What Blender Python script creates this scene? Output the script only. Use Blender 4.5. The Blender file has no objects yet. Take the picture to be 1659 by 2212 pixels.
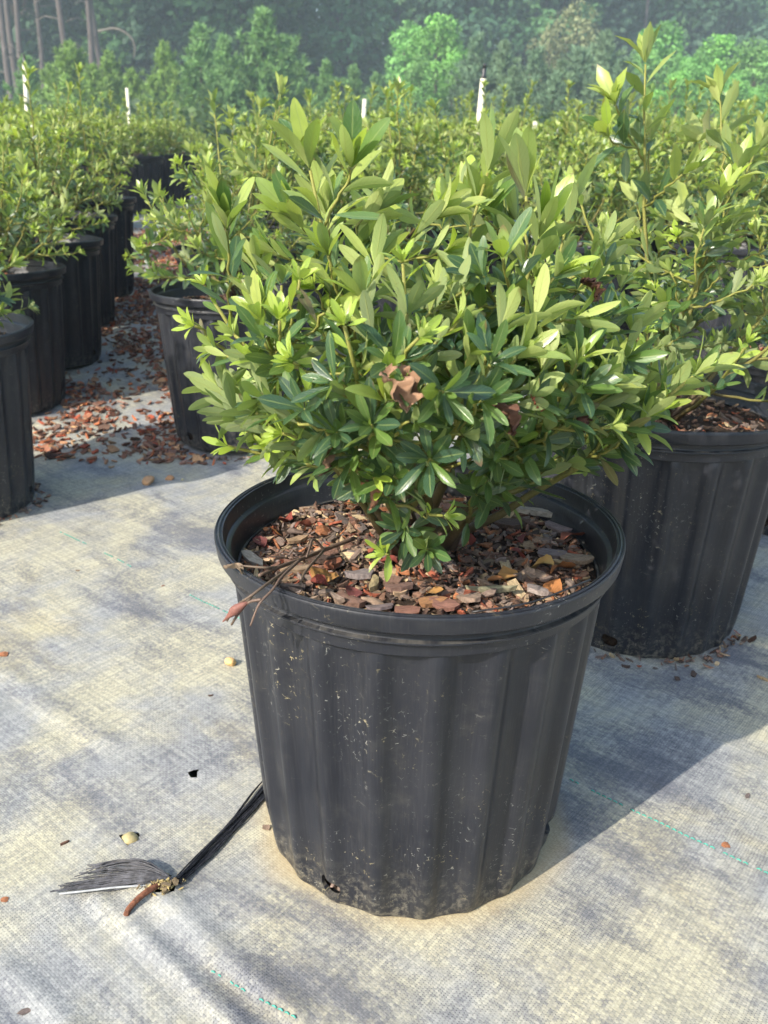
import bpy, bmesh, math, random
import numpy as np
from mathutils import Vector, Matrix, noise

sc = bpy.context.scene
COL = sc.collection
R = math.radians

# ------------------------------------------------------------------ camera
W0, H0, F0 = 1659.0, 2212.0, 1877.0          # photograph frame and focal length in the same units
CAM = np.array([-0.0251, -0.578, 0.5013]); PITCH = 0.3839; ROLL = 0.0186
cp, sp = math.cos(PITCH), math.sin(PITCH)
cr, sr = math.cos(ROLL), math.sin(ROLL)
RIGHT = np.array([1.0, 0, 0]); FWD = np.array([0, cp, -sp]); UP = np.array([0, sp, cp])
CX = RIGHT * cr + UP * sr; CY = -RIGHT * sr + UP * cr
cam_d = bpy.data.cameras.new('camera'); cam = bpy.data.objects.new('camera', cam_d); COL.objects.link(cam)
cam.matrix_world = Matrix(((CX[0], CY[0], -FWD[0], CAM[0]), (CX[1], CY[1], -FWD[1], CAM[1]), (CX[2], CY[2], -FWD[2], CAM[2]), (0, 0, 0, 1)))
cam_d.sensor_fit = 'VERTICAL'; cam_d.lens = 4.15; cam_d.sensor_height = 4.15 * H0 / F0; cam_d.sensor_width = 3.67
cam_d.clip_start = 0.02; cam_d.clip_end = 2000
cam_d.dof.use_dof = True; cam_d.dof.focus_distance = 0.60; cam_d.dof.aperture_fstop = 2.2
sc.camera = cam

# ------------------------------------------------------------------ world, sun, exposure
SUN_AZ, SUN_EL = 43.0, 36.0                  # light travels towards this azimuth (from +x to +y)
wd = bpy.data.worlds.new('World'); sc.world = wd; wd.use_nodes = True
nt = wd.node_tree
sky = nt.nodes.new('ShaderNodeTexSky'); sky.sky_type = 'NISHITA'; sky.sun_disc = False
sdir = Vector((-math.cos(R(SUN_AZ)) * math.cos(R(SUN_EL)), -math.sin(R(SUN_AZ)) * math.cos(R(SUN_EL)), math.sin(R(SUN_EL))))
sky.sun_elevation = R(SUN_EL); sky.sun_rotation = math.atan2(sdir.x, sdir.y)
sky.dust_density = 2.0; sky.air_density = 1.2
nt.links.new(sky.outputs[0], nt.nodes['Background'].inputs[0]); nt.nodes['Background'].inputs[1].default_value = 0.15
sl = bpy.data.lights.new('sun', 'SUN'); sl.energy = 3.5; sl.angle = R(0.6); sl.color = (1.0, 0.93, 0.82)
so = bpy.data.objects.new('sun', sl); COL.objects.link(so); so.rotation_euler = sdir.to_track_quat('Z', 'Y').to_euler()
so.location = (-6, -6, 9)
sc.view_settings.view_transform = 'Standard'; sc.view_settings.look = 'None'
sc.view_settings.gamma = 1.0; sc.view_settings.exposure = 1.25
sc.cycles.max_bounces = 6; sc.cycles.diffuse_bounces = 3; sc.cycles.glossy_bounces = 2; sc.cycles.transmission_bounces = 4; sc.cycles.volume_bounces = 0
sc.cycles.use_denoising = True; sc.cycles.use_adaptive_sampling = True; sc.cycles.adaptive_threshold = 0.02

# ------------------------------------------------------------------ helpers
def ray(u, v):
    a, b = u - W0 / 2, v - H0 / 2
    d = FWD + CX * (a / F0) - CY * (b / F0)
    return d
def hit(u, v, z=0.0):
    d = ray(u, v); return CAM + d * ((z - CAM[2]) / d[2])
def at(u, v, y):
    d = ray(u, v); return CAM + d * ((y - CAM[1]) / d[1])
def project(p):
    d = np.asarray(p, float) - CAM
    w = d @ FWD
    return W0 / 2 + F0 * (d @ CX) / w, H0 / 2 - F0 * (d @ CY) / w, w
def gz(y):
    t = max(0.0, y - 0.8) / 1.8
    return 0.26 * (1 - math.exp(-t ** 1.3))
def nrm(v):
    v = np.asarray(v, float); return v / (np.linalg.norm(v) + 1e-12)

def tag(o, label=None, cat=None, group=None, kind=None):
    if label: o['label'] = label
    if cat: o['category'] = cat
    if group: o['group'] = group
    if kind: o['kind'] = kind
    return o
def empty(name, loc=(0, 0, 0), rz=0.0, s=1.0):
    o = bpy.data.objects.new(name, None); COL.objects.link(o)
    o.location = loc; o.rotation_euler = (0, 0, rz); o.scale = (s, s, s); o.empty_display_size = 0.05
    return o
def link(name, me, parent=None, mat=None):
    o = bpy.data.objects.new(name, me); COL.objects.link(o); o.parent = parent
    if mat is not None and not me.materials: me.materials.append(mat)
    return o
def mesh(name, verts, faces, mat=None, smooth=True, tint=None, luv=None):
    me = bpy.data.meshes.new(name)
    me.from_pydata([tuple(v) for v in verts], [], faces)
    if smooth: me.polygons.foreach_set('use_smooth', [True] * len(me.polygons))
    if tint is not None:
        a = me.color_attributes.new('tint', 'FLOAT_COLOR', 'POINT')
        t = np.ones((len(verts), 4), np.float32); t[:, :3] = tint
        a.data.foreach_set('color', t.ravel())
    if luv is not None:
        a = me.attributes.new('luv', 'FLOAT_VECTOR', 'POINT')
        l = np.zeros((len(verts), 3), np.float32); l[:, :2] = luv
        a.data.foreach_set('vector', l.ravel())
    if mat is not None: me.materials.append(mat)
    me.update()
    return me
class Bag:
    """collects pieces for one mesh"""
    def __init__(s): s.v = []; s.f = []; s.t = []; s.l = []; s.n = 0
    def add(s, v, f, tint=(1, 1, 1), luv=None):
        v = np.asarray(v, float); s.v.append(v)
        s.f += [tuple(i + s.n for i in q) for q in f]
        t = np.asarray(tint, float); s.t.append(np.broadcast_to(t, (len(v), 3)) if t.ndim == 1 else t)
        s.l.append(np.zeros((len(v), 2)) if luv is None else luv); s.n += len(v)
    def mesh(s, name, mat, smooth=True):
        if not s.v: return mesh(name, [], [], mat)
        return mesh(name, np.concatenate(s.v), s.f, mat, smooth, np.concatenate(s.t), np.concatenate(s.l))

def tube(pts, rad, n=6, cap=True):
    pts = [np.asarray(p, float) for p in pts]; k = len(pts)
    if np.isscalar(rad): rad = [rad] * k
    V, Fc = [], []
    prev = None
    for i, p in enumerate(pts):
        t = nrm(pts[min(i + 1, k - 1)] - pts[max(i - 1, 0)])
        if prev is None:
            a = np.array([0, 0, 1.0]) if abs(t[2]) < 0.9 else np.array([1.0, 0, 0])
            x = nrm(np.cross(a, t))
        else: x = nrm(prev - t * (prev @ t))
        prev = x; y = np.cross(t, x)
        for j in range(n):
            an = 2 * math.pi * j / n
            V.append(p + rad[i] * (x * math.cos(an) + y * math.sin(an)))
    for i in range(k - 1):
        for j in range(n):
            a, b = i * n + j, i * n + (j + 1) % n
            Fc.append((a, b, b + n, a + n))
    if cap:
        Fc.append(tuple(range(n))[::-1]); Fc.append(tuple((k - 1) * n + j for j in range(n)))
    return np.array(V), Fc
def bez(a, b, c, n):
    ts = np.linspace(0, 1, n)[:, None]
    return (1 - ts) ** 2 * np.asarray(a) + 2 * ts * (1 - ts) * np.asarray(b) + ts ** 2 * np.asarray(c)
def spline(P, per=5):
    P = [np.asarray(p, float) for p in P]
    Q = [2 * P[0] - P[1]] + P + [2 * P[-1] - P[-2]]
    out = []
    for i in range(1, len(Q) - 2):
        for t in np.linspace(0, 1, per, endpoint=False):
            a, b, c, d = Q[i - 1], Q[i], Q[i + 1], Q[i + 2]
            out.append(0.5 * (2 * b + (c - a) * t + (2 * a - 5 * b + 4 * c - d) * t * t + (3 * b - a - 3 * c + d) * t ** 3))
    out.append(P[-1]); return out

# ------------------------------------------------------------------ material helpers
class NT:
    def __init__(s, name):
        s.m = bpy.data.materials.new(name); s.m.use_nodes = True; s.t = s.m.node_tree
        s.b = s.t.nodes['Principled BSDF']; s.out = s.t.nodes['Material Output']
    def n(s, ty, **k):
        nd = s.t.nodes.new('ShaderNode' + ty)
        for a, v in k.items(): setattr(nd, a, v)
        return nd
    def put(s, sock, v):
        if hasattr(v, 'is_output'): s.t.links.new(v, sock)
        elif v is not None:
            if isinstance(v, tuple) and len(v) == 3 and sock.type == 'RGBA': v = (*v, 1)
            sock.default_value = v
    def math(s, op, a, b=None, c=None, clamp=False):
        nd = s.n('Math', operation=op, use_clamp=clamp)
        for i, v in enumerate((a, b, c)):
            if v is not None: s.put(nd.inputs[i], v)
        return nd.outputs[0]
    def mix(s, f, a, b, bt='MIX'):
        nd = s.n('Mix', data_type='RGBA', blend_type=bt)
        s.put(nd.inputs[0], f); s.put(nd.inputs[6], a); s.put(nd.inputs[7], b)
        return nd.outputs[2]
    def noise(s, vec, scale, detail=4, rough=0.55, dist=0.0, out=0):
        nd = s.n('TexNoise'); s.put(nd.inputs['Vector'], vec); nd.inputs['Scale'].default_value = scale
        nd.inputs['Detail'].default_value = detail; nd.inputs['Roughness'].default_value = rough; nd.inputs['Distortion'].default_value = dist
        return nd.outputs[out]
    def ramp(s, f, stops):
        nd = s.n('ValToRGB'); s.put(nd.inputs[0], f); e = nd.color_ramp.elements
        while len(e) < len(stops): e.new(0.5)
        for q, (p, c) in zip(e, stops):
            q.position = p; q.color = (*c, 1) if isinstance(c, tuple) else (c, c, c, 1)
        return nd.outputs[0]
    def smooth(s, x, lo, hi):
        nd = s.n('MapRange', interpolation_type='SMOOTHSTEP', clamp=True)
        s.put(nd.inputs[0], x); nd.inputs[1].default_value = lo; nd.inputs[2].default_value = hi
        return nd.outputs[0]
    def bump(s, h, strength=0.3, dist=0.002):
        nd = s.n('Bump'); s.put(nd.inputs['Height'], h); nd.inputs['Strength'].default_value = strength; nd.inputs['Distance'].default_value = dist
        s.t.links.new(nd.outputs[0], s.b.inputs['Normal']); return nd.outputs[0]
    def set(s, **k):
        for a, v in k.items(): s.put(s.b.inputs[a.replace('_', ' ')], v)
    def attr(s, name, ty='GEOMETRY'):
        return s.n('Attribute', attribute_name=name, attribute_type=ty)
    def obj(s): return s.n('TexCoord').outputs['Object']
    def pos(s): return s.n('NewGeometry').outputs['Position']

# ---- leaf
def leaf_material():
    m = NT('leaf'); tint = m.attr('tint').outputs['Color']; l = m.attr('luv').outputs['Vector']
    sep = m.n('SeparateXYZ'); m.put(sep.inputs[0], l); x, t = sep.outputs[0], sep.outputs[1]
    geo = m.n('NewGeometry'); back = geo.outputs['Backfacing']
    ax = m.math('ABSOLUTE', x)
    rib = m.math('SUBTRACT', 1.0, m.smooth(ax, 0.03, 0.15))
    vv = m.math('SUBTRACT', m.math('MULTIPLY', t, 9.0), m.math('MULTIPLY', ax, 2.2))
    vein = m.math('SUBTRACT', 1.0, m.smooth(m.math('ABSOLUTE', m.math('SUBTRACT', m.math('FRACT', vv), 0.5)), 0.02, 0.12))
    nz = m.noise(geo.outputs['Position'], 140.0, 3)
    nz2 = m.noise(geo.outputs['Position'], 900.0, 2)
    col = m.mix(m.smooth(nz, 0.3, 0.75), m.mix(1.0, tint, (0.82, 0.86, 0.80), 'MULTIPLY'), tint)
    col = m.mix(m.math('MULTIPLY', rib, 0.6), col, (0.24, 0.30, 0.10))
    col = m.mix(m.math('MULTIPLY', vein, 0.22), col, (0.22, 0.28, 0.10))
    # pale bloom / dust flecks on the upper side
    col = m.mix(m.math('MULTIPLY', m.smooth(nz2, 0.66, 0.8), 0.25), col, (0.35, 0.38, 0.30))
    under = m.mix(0.55, tint, (0.36, 0.41, 0.17))
    under = m.mix(m.math('MULTIPLY', rib, 0.6), under, (0.30, 0.32, 0.10))
    under = m.mix(m.math('MULTIPLY', vein, 0.22), under, (0.10, 0.14, 0.04))
    base = m.mix(back, col, under)
    # brown nibbled tips and spots on some leaves
    bn = m.noise(geo.outputs['Position'], 55.0, 3, 0.6)
    tipb = m.math('MULTIPLY', m.smooth(m.math('ADD', t, m.math('MULTIPLY', ax, 0.12)), 0.86, 0.98), m.smooth(bn, 0.58, 0.66))
    spot = m.math('MULTIPLY', m.smooth(m.noise(geo.outputs['Position'], 420.0, 2), 0.70, 0.75), m.smooth(bn, 0.50, 0.60))
    base = m.mix(m.math('MULTIPLY', m.math('MAXIMUM', tipb, spot), 0.85), base, (0.14, 0.075, 0.04))
    m.set(Base_Color=base, Roughness=m.math('ADD', 0.30, m.math('MULTIPLY', back, 0.3)), Specular_IOR_Level=0.55)
    m.bump(m.math('ADD', m.math('MULTIPLY', rib, -0.6), m.math('MULTIPLY', vein, -0.25)), 0.35, 0.0006)
    tr = m.n('BsdfTranslucent'); m.put(tr.inputs[0], m.mix(1.0, m.mix(0.5, tint, (0.24, 0.32, 0.05)), (1.6, 1.6, 1.0), 'MULTIPLY'))
    mx = m.n('MixShader'); mx.inputs[0].default_value = 0.34
    m.t.links.new(m.b.outputs[0], mx.inputs[1]); m.t.links.new(tr.outputs[0], mx.inputs[2]); m.t.links.new(mx.outputs[0], m.out.inputs[0])
    return m.m
def tint_material(name, rough=0.7, nscale=200.0, amt=0.35, bump=0.4, bdist=0.001, stretch=None, spec=0.3):
    m = NT(name); tint = m.attr('tint').outputs['Color']
    v = m.obj()
    if stretch:
        mp = m.n('Mapping'); m.put(mp.inputs[0], v); mp.inputs['Scale'].default_value = stretch; v = mp.outputs[0]
    n = m.noise(v, nscale, 6, 0.65)
    col = m.mix(m.smooth(n, 0.25, 0.8), m.mix(1.0, tint, (1 - amt, 1 - amt, 1 - amt), 'MULTIPLY'), m.mix(1.0, tint, (1 + amt * 0.6,) * 3, 'MULTIPLY'))
    m.set(Base_Color=col, Roughness=rough, Specular_IOR_Level=spec); m.bump(n, bump, bdist)
    return m.m
M_LEAF = leaf_material()
M_STEM = tint_material('stem', 0.6, 500.0, 0.25, 0.4, 0.0008)
M_BARK = tint_material('bark_chip', 0.8, 260.0, 0.45, 0.7, 0.0016, (1, 3.5, 1))
M_DEAD = tint_material('dead_leaf', 0.75, 300.0, 0.3, 0.5, 0.001)
M_STONE = tint_material('stone', 0.55, 120.0, 0.25, 0.3, 0.001)
M_TRUNK = tint_material('trunk_bark', 0.9, 6.0, 0.4, 0.8, 0.03, (1, 1, 0.25))

def foliage_material():
    m = NT('tree_foliage'); tint = m.attr('tint').outputs['Color']
    m.set(Base_Color=tint, Roughness=0.6, Specular_IOR_Level=0.25)
    tr = m.n('BsdfTranslucent'); m.put(tr.inputs[0], m.mix(1.0, tint, (1.3, 1.35, 0.8), 'MULTIPLY'))
    mx = m.n('MixShader'); mx.inputs[0].default_value = 0.3
    m.t.links.new(m.b.outputs[0], mx.inputs[1]); m.t.links.new(tr.outputs[0], mx.inputs[2]); m.t.links.new(mx.outputs[0], m.out.inputs[0])
    return m.m
M_FOL = foliage_material()

def pot_material():
    m = NT('pot_plastic'); o = m.obj()
    sep = m.n('SeparateXYZ'); m.put(sep.inputs[0], o)
    ang = m.math('ARCTAN2', sep.outputs[1], sep.outputs[0])
    cy = m.n('CombineXYZ'); m.put(cy.inputs[0], m.math('MULTIPLY', ang, 0.125)); m.put(cy.inputs[1], sep.outputs[2])
    mp = m.n('Mapping'); m.put(mp.inputs[0], cy.outputs[0]); mp.inputs['Scale'].default_value = (1, 0.04, 1)
    streak = m.noise(mp.outputs[0], 900.0, 3)
    big = m.noise(cy.outputs[0], 14.0, 4)
    base = m.mix(m.smooth(big, 0.3, 0.75), (0.011, 0.0125, 0.018), (0.020, 0.0215, 0.027))
    base = m.mix(m.math('MULTIPLY', m.smooth(streak, 0.45, 0.75), 0.3), base, (0.045, 0.045, 0.048))
    # dried lime and algae flecks: short curled scratches and dots with their own shapes
    dist = m.noise(cy.outputs[0], 120.0, 3, out=1)
    warp = m.n('VectorMath', operation='ADD'); m.put(warp.inputs[0], cy.outputs[0])
    sca = m.n('VectorMath', operation='SCALE'); m.put(sca.inputs[0], dist); sca.inputs['Scale'].default_value = 0.006
    m.put(warp.inputs[1], sca.outputs[0])
    vo = m.n('TexVoronoi', feature='DISTANCE_TO_EDGE'); m.put(vo.inputs['Vector'], warp.outputs[0]); vo.inputs['Scale'].default_value = 190.0
    line = m.math('SUBTRACT', 1.0, m.smooth(vo.outputs['Distance'], 0.012, 0.045))
    gate = m.smooth(m.noise(cy.outputs[0], 210.0, 2), 0.56, 0.64)
    dens = m.smooth(m.noise(cy.outputs[0], 9.0, 4), 0.40, 0.66)
    fl = m.math('MULTIPLY', m.math('MULTIPLY', line, gate), dens)
    vd = m.n('TexVoronoi'); m.put(vd.inputs['Vector'], warp.outputs[0]); vd.inputs['Scale'].default_value = 330.0
    dots = m.math('MULTIPLY', m.math('SUBTRACT', 1.0, m.smooth(vd.outputs['Distance'], 0.12, 0.24)), m.smooth(m.noise(cy.outputs[0], 120.0, 2), 0.54, 0.62))
    fl = m.math('MAXIMUM', fl, m.math('MULTIPLY', dots, dens), clamp=True)
    fcol = m.mix(m.smooth(m.noise(cy.outputs[0], 30.0, 2), 0.45, 0.6), (0.42, 0.42, 0.38), (0.45, 0.38, 0.20))
    fl = m.math('MULTIPLY', fl, m.math('ADD', 0.25, m.smooth(m.noise(cy.outputs[0], 28.0, 3), 0.42, 0.6)))
    base = m.mix(m.math('MULTIPLY', fl, 0.62), base, fcol)
    mud = m.math('MULTIPLY', m.math('SUBTRACT', 1.0, m.smooth(m.math('ADD', sep.outputs[2], m.math('MULTIPLY', big, 0.05)), 0.02, 0.075)), m.smooth(m.noise(cy.outputs[0], 160.0, 5, 0.75), 0.46, 0.62))
    base = m.mix(m.math('MULTIPLY', mud, 0.35), base, (0.30, 0.27, 0.20))
    # thin film of dust
    film = m.smooth(m.noise(cy.outputs[0], 40.0, 5, 0.7), 0.5, 0.8)
    base = m.mix(m.math('MULTIPLY', film, 0.07), base, (0.30, 0.28, 0.22))
    # dust that has settled on the ledges
    up = m.n('SeparateXYZ'); m.put(up.inputs[0], m.n('NewGeometry').outputs['True Normal'])
    ledge = m.math('MULTIPLY', m.smooth(up.outputs[2], 0.35, 0.8), m.smooth(m.noise(cy.outputs[0], 70.0, 5, 0.7), 0.38, 0.62))
    below = m.math('SUBTRACT', 1.0, m.smooth(sep.outputs[2], 0.243, 0.249))
    base = m.mix(m.math('MULTIPLY', m.math('MULTIPLY', ledge, below), 0.22), base, (0.30, 0.28, 0.23))
    m.set(Base_Color=base, Roughness=m.math('ADD', 0.27, m.math('MULTIPLY', big, 0.2)), Specular_IOR_Level=0.40)
    m.bump(m.math('ADD', streak, m.math('MULTIPLY', fl, 0.8)), 0.12, 0.0008)
    return m.m
M_POT = pot_material()

LDIR = nrm(np.array([0.762, -0.626, 0]))       # run of the green marker threads in the weave
LA = math.atan2(LDIR[1], LDIR[0])
def fabric_material():
    m = NT('weed_fabric'); p = m.pos()
    mp = m.n('Mapping'); m.put(mp.inputs[0], p); mp.inputs['Rotation'].default_value = (0, 0, -LA)
    v = mp.outputs[0]; sep = m.n('SeparateXYZ'); m.put(sep.inputs[0], v)
    wob = m.noise(v, 30.0, 2)
    S = 1 / 0.0019
    a = m.math('ADD', m.math('MULTIPLY', sep.outputs[0], S * 0.8), m.math('MULTIPLY', wob, 2.5))
    b = m.math('ADD', m.math('MULTIPLY', sep.outputs[1], S), m.math('MULTIPLY', wob, 2.0))
    fa, fb = m.math('FRACT', a), m.math('FRACT', b)
    par = m.math('MODULO', m.math('ABSOLUTE', m.math('ADD', m.math('FLOOR', a), m.math('FLOOR', b))), 2.0)
    ca = m.math('ABSOLUTE', m.math('SUBTRACT', fa, 0.5)); cb = m.math('ABSOLUTE', m.math('SUBTRACT', fb, 0.5))
    hw = m.math('SUBTRACT', 1.0, m.math('MULTIPLY', m.math('POWER', m.math('MULTIPLY', ca, 2.0), 3.0), 0.9))
    hf = m.math('SUBTRACT', 1.0, m.math('MULTIPLY', m.math('POWER', m.math('MULTIPLY', cb, 2.0), 3.0), 0.9))
    hgt = m.mix(par, hw, hf)
    gap = m.smooth(m.math('ADD', m.math('MULTIPLY', ca, 1.0), m.math('MULTIPLY', cb, 1.0)), 0.62, 0.80)
    cell = m.n('CombineXYZ'); m.put(cell.inputs[0], m.math('FLOOR', a)); m.put(cell.inputs[1], m.math('FLOOR', b))
    wn = m.n('TexWhiteNoise', noise_dimensions='2D'); m.put(wn.inputs['Vector'], cell.outputs[0])
    rnd = wn.outputs['Value']
    # algae film and stains
    st = m.n('Mapping'); m.put(st.inputs[0], v); st.inputs['Scale'].default_value = (1.0, 1.0, 1)
    n1 = m.noise(st.outputs[0], 7.0, 6, 0.62, 0.3)
    off = m.n('Mapping'); m.put(off.inputs[0], v); off.inputs['Location'].default_value = (3.3, 1.7, 0); off.inputs['Scale'].default_value = (0.7, 1.3, 1)
    n2 = m.noise(off.outputs[0], 7.0, 7, 0.68, 0.4)
    off3 = m.n('Mapping'); m.put(off3.inputs[0], v); off3.inputs['Location'].default_value = (8.1, 4.4, 0); off3.inputs['Scale'].default_value = (0.25, 2.2, 1)
    n3 = m.noise(off3.outputs[0], 13.0, 5, 0.65)
    base = m.mix(m.smooth(n1, 0.36, 0.60), (0.325, 0.33, 0.315), (0.46, 0.43, 0.305))
    grit = m.math('ADD', m.math('MULTIPLY', m.math('SUBTRACT', rnd, 0.5), 0.05), m.math('MULTIPLY', m.math('SUBTRACT', m.noise(v, 190.0, 5, 0.7), 0.5), 0.26))
    dark = m.smooth(m.math('ADD', m.math('ADD', n2, grit), m.math('MULTIPLY', m.math('SUBTRACT', n3, 0.5), 0.35)), 0.44, 0.66)
    base = m.mix(m.math('MULTIPLY', dark, 0.82), base, (0.115, 0.12, 0.145))
    yel = m.smooth(m.noise(off.outputs[0], 4.0, 5, 0.7), 0.56, 0.7)
    base = m.mix(m.math('MULTIPLY', yel, 0.4), base, (0.50, 0.43, 0.23))
    lx = m.n('Mapping'); m.put(lx.inputs[0], v); lx.inputs['Scale'].default_value = (0.05, 1, 1)
    ly = m.n('Mapping'); m.put(ly.inputs[0], v); ly.inputs['Scale'].default_value = (1, 0.05, 1)
    str1 = m.math('MULTIPLY', m.noise(lx.outputs[0], 330.0, 3), m.noise(ly.outputs[0], 300.0, 3))
    base = m.mix(m.smooth(str1, 0.16, 0.36), m.mix(1.0, base, (0.72, 0.73, 0.76), 'MULTIPLY'), base)
    # bare black threads where the film has worn off, cell by cell
    worn = m.smooth(m.math('ADD', rnd, m.math('MULTIPLY', m.noise(v, 12.0, 6, 0.7), 1.9)), 1.45, 1.95)
    base = m.mix(m.math('MULTIPLY', worn, 0.30), base, (0.10, 0.105, 0.12))
    patch = m.math('ADD', 0.35, m.smooth(m.noise(v, 10.0, 4, 0.6), 0.35, 0.65))
    base = m.mix(m.math('MULTIPLY', m.math('MULTIPLY', gap, patch), m.math('ADD', 0.15, m.math('MULTIPLY', rnd, 0.62))), base, (0.05, 0.05, 0.055))
    base = m.mix(m.math('MULTIPLY', rnd, 0.05), base, (0.25, 0.26, 0.27))
    # tan algae collar where the pot has stood wet
    ln = m.n('VectorMath', operation='LENGTH'); fl = m.n('Mapping'); m.put(fl.inputs[0], p); fl.inputs['Scale'].default_value = (1, 1, 0); m.put(ln.inputs[0], fl.outputs[0])
    collar = m.math('SUBTRACT', 1.0, m.smooth(m.math('ADD', ln.outputs['Value'], m.math('MULTIPLY', m.math('SUBTRACT', n1, 0.5), 0.09)), 0.108, 0.136))
    base = m.mix(m.math('MULTIPLY', collar, 0.6), base, (0.42, 0.32, 0.15))
    fine = m.noise(v, 700.0, 3)
    base = m.mix(m.math('MULTIPLY', m.smooth(fine, 0.5, 0.75), 0.15), base, (0.60, 0.59, 0.54))
    m.set(Base_Color=base, Roughness=0.72, Specular_IOR_Level=0.22)
    m.bump(m.math('ADD', hgt, m.math('MULTIPLY', fine, 0.3)), 0.25, 0.0008)
    return m.m
M_FAB = fabric_material()

def simple(name, col, rough=0.6, spec=0.4, nscale=60.0, amt=0.25, bump=0.2, bdist=0.001, metallic=0.0):
    m = NT(name); n = m.noise(m.obj(), nscale, 5, 0.6)
    c = m.mix(m.smooth(n, 0.3, 0.75), tuple(k * (1 - amt) for k in col), tuple(min(1, k * (1 + amt)) for k in col))
    m.set(Base_Color=c, Roughness=rough, Specular_IOR_Level=spec, Metallic=metallic); m.bump(n, bump, bdist)
    return m.m
M_PVC = simple('pvc_pipe', (0.70, 0.66, 0.50), 0.4, 0.5, 20.0, 0.08, 0.05)
M_BLACK = simple('black_plastic', (0.02, 0.02, 0.022), 0.4, 0.5)
M_RUST = simple('rusty_steel', (0.16, 0.065, 0.035), 0.85, 0.3, 400.0, 0.5, 0.8, 0.0008)
M_TEAL = simple('green_thread', (0.07, 0.36, 0.28), 0.5, 0.4, 300.0, 0.3)
M_STRAND = simple('black_strands', (0.022, 0.023, 0.028), 0.6, 0.35, 300.0, 0.6)
M_FILM = simple('frayed_film', (0.055, 0.055, 0.062), 0.5, 0.4, 200.0, 0.6)
M_SOIL = simple('potting_soil', (0.040, 0.026, 0.018), 0.95, 0.2, 220.0, 0.5, 0.9, 0.004)
M_DIRT = simple('earth_ground', (0.10, 0.11, 0.05), 0.95, 0.2, 1.5, 0.5, 0.6, 0.05)

# ------------------------------------------------------------------ ground
def graded(lo, hi, c0, c1, d0, grow=1.16, dmax=3.0):
    out = list(np.arange(c0, c1 + 1e-9, d0)); d = d0
    while out[-1] < hi: d = min(d * grow, dmax); out.append(out[-1] + d)
    d = d0; pre = []
    x = c0
    while x > lo: d = min(d * grow, dmax); x -= d; pre.append(x)
    return np.array(pre[::-1] + out)
HOLES = [(hit(418, 1672)[:2], 0.0045), (hit(279, 1810)[:2], 0.0068), (hit(350, 1925)[:2], 0.009)]
# creases pulled in the fabric, as world polylines with height
CREASE = [([hit(352, 1962), hit(470, 2070), hit(560, 2140), hit(640, 2212)], 0.0042, 0.0058),
          ([hit(205, 1945), hit(345, 2065), hit(470, 2180), hit(560, 2270)], 0.0038, 0.0055),
          ([hit(0, 2080), hit(120, 2190), hit(200, 2280)], 0.003, 0.008),
          ([hit(380, 1950), hit(520, 2075), hit(650, 2190)], 0.0025, 0.006),
          ([hit(10, 1450), hit(120, 1540), hit(230, 1600)], 0.002, 0.012)]
def seg_d(p, poly):
    best = 9.0
    for a, b in zip(poly[:-1], poly[1:]):
        ab = b[:2] - a[:2]; t = np.clip(((p - a[:2]) @ ab) / (ab @ ab), 0, 1)
        n = np.array([-ab[1], ab[0]]) / np.linalg.norm(ab)
        q = p - (a[:2] + t * ab); d = np.linalg.norm(q) * (1 if q @ n > 0 else -1)
        if abs(d) < abs(best): best = d
    return best
def fab_z(x, y):
    z = gz(y)
    if abs(x) < 1.6 and -0.7 < y < 2:
        z += 0.0022 * noise.noise(Vector((x * 9, y * 9, 0))) + 0.0010 * noise.noise(Vector((x * 30, y * 30, 5)))
        rr = math.hypot(x, y)
        if rr < 0.2: z *= min(1, max(0, (rr - 0.112) / 0.06)) if rr > 0.112 else 0
        if x < 0.1 and y < 0.5:
            p = np.array([x, y])
            for poly, hgt, wid in CREASE:
                d = seg_d(p, poly)
                if abs(d) < wid * 4:
                    z += hgt * math.exp(-(d / wid) ** 2) - hgt * 0.55 * math.exp(-((d + wid * 1.5) / (wid * 0.8)) ** 2)
            s = hit(345, 1925)[:2]; d = np.linalg.norm(p - s); z += 0.006 * math.exp(-(d / 0.028) ** 2)
    return z
xs = graded(-9, 9, -0.42, 0.42, 0.0055, 1.10, 0.8); ys = graded(-3, 12.5, -0.30, 0.30, 0.0055, 1.10, 0.6)
V = [(x, y, fab_z(x, y)) for y in ys for x in xs]
nx = len(xs); Fc = []
Vn = np.array(V)
for j in range(len(ys) - 1):
    for i in range(nx - 1):
        c = np.array([(xs[i] + xs[i + 1]) / 2, (ys[j] + ys[j + 1]) / 2])
        if abs(c[0]) < 0.42 and -0.3 < c[1] < 0.3 and any(np.linalg.norm(c - h) < r for h, r in HOLES): continue
        Fc.append((j * nx + i, j * nx + i + 1, (j + 1) * nx + i + 1, (j + 1) * nx + i))
for h, r in HOLES:   # pull the edge of each tear to an uneven outline and curl it
    for k in range(len(V)):
        d = Vn[k, :2] - h; q = np.linalg.norm(d)
        if q < r * 1.7:
            an = math.atan2(d[1], d[0]); rr = r * (1 + 0.25 * math.sin(3 * an + r * 900) + 0.15 * math.sin(5 * an))
            if q < r * 1.25: Vn[k, :2] = h + d / (q + 1e-9) * rr; Vn[k, 2] += 0.0018 * (0.5 + 0.5 * math.sin(2 * an + 1))
tag(link('ground', mesh('weed_fabric', Vn, Fc, M_FAB)), kind='structure')
xs2 = graded(-420, 420, -12, 12, 1.5, 1.3, 60); ys2 = graded(-200, 700, -4, 20, 1.0, 1.3, 60)
V2 = [(x, y, gz(y) - 0.022 + (0.25 * noise.noise(Vector((x * .05, y * .05, 0))) * min(1, max(0, (y - 14) / 10)) if y > 14 else 0)) for y in ys2 for x in xs2]
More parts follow.
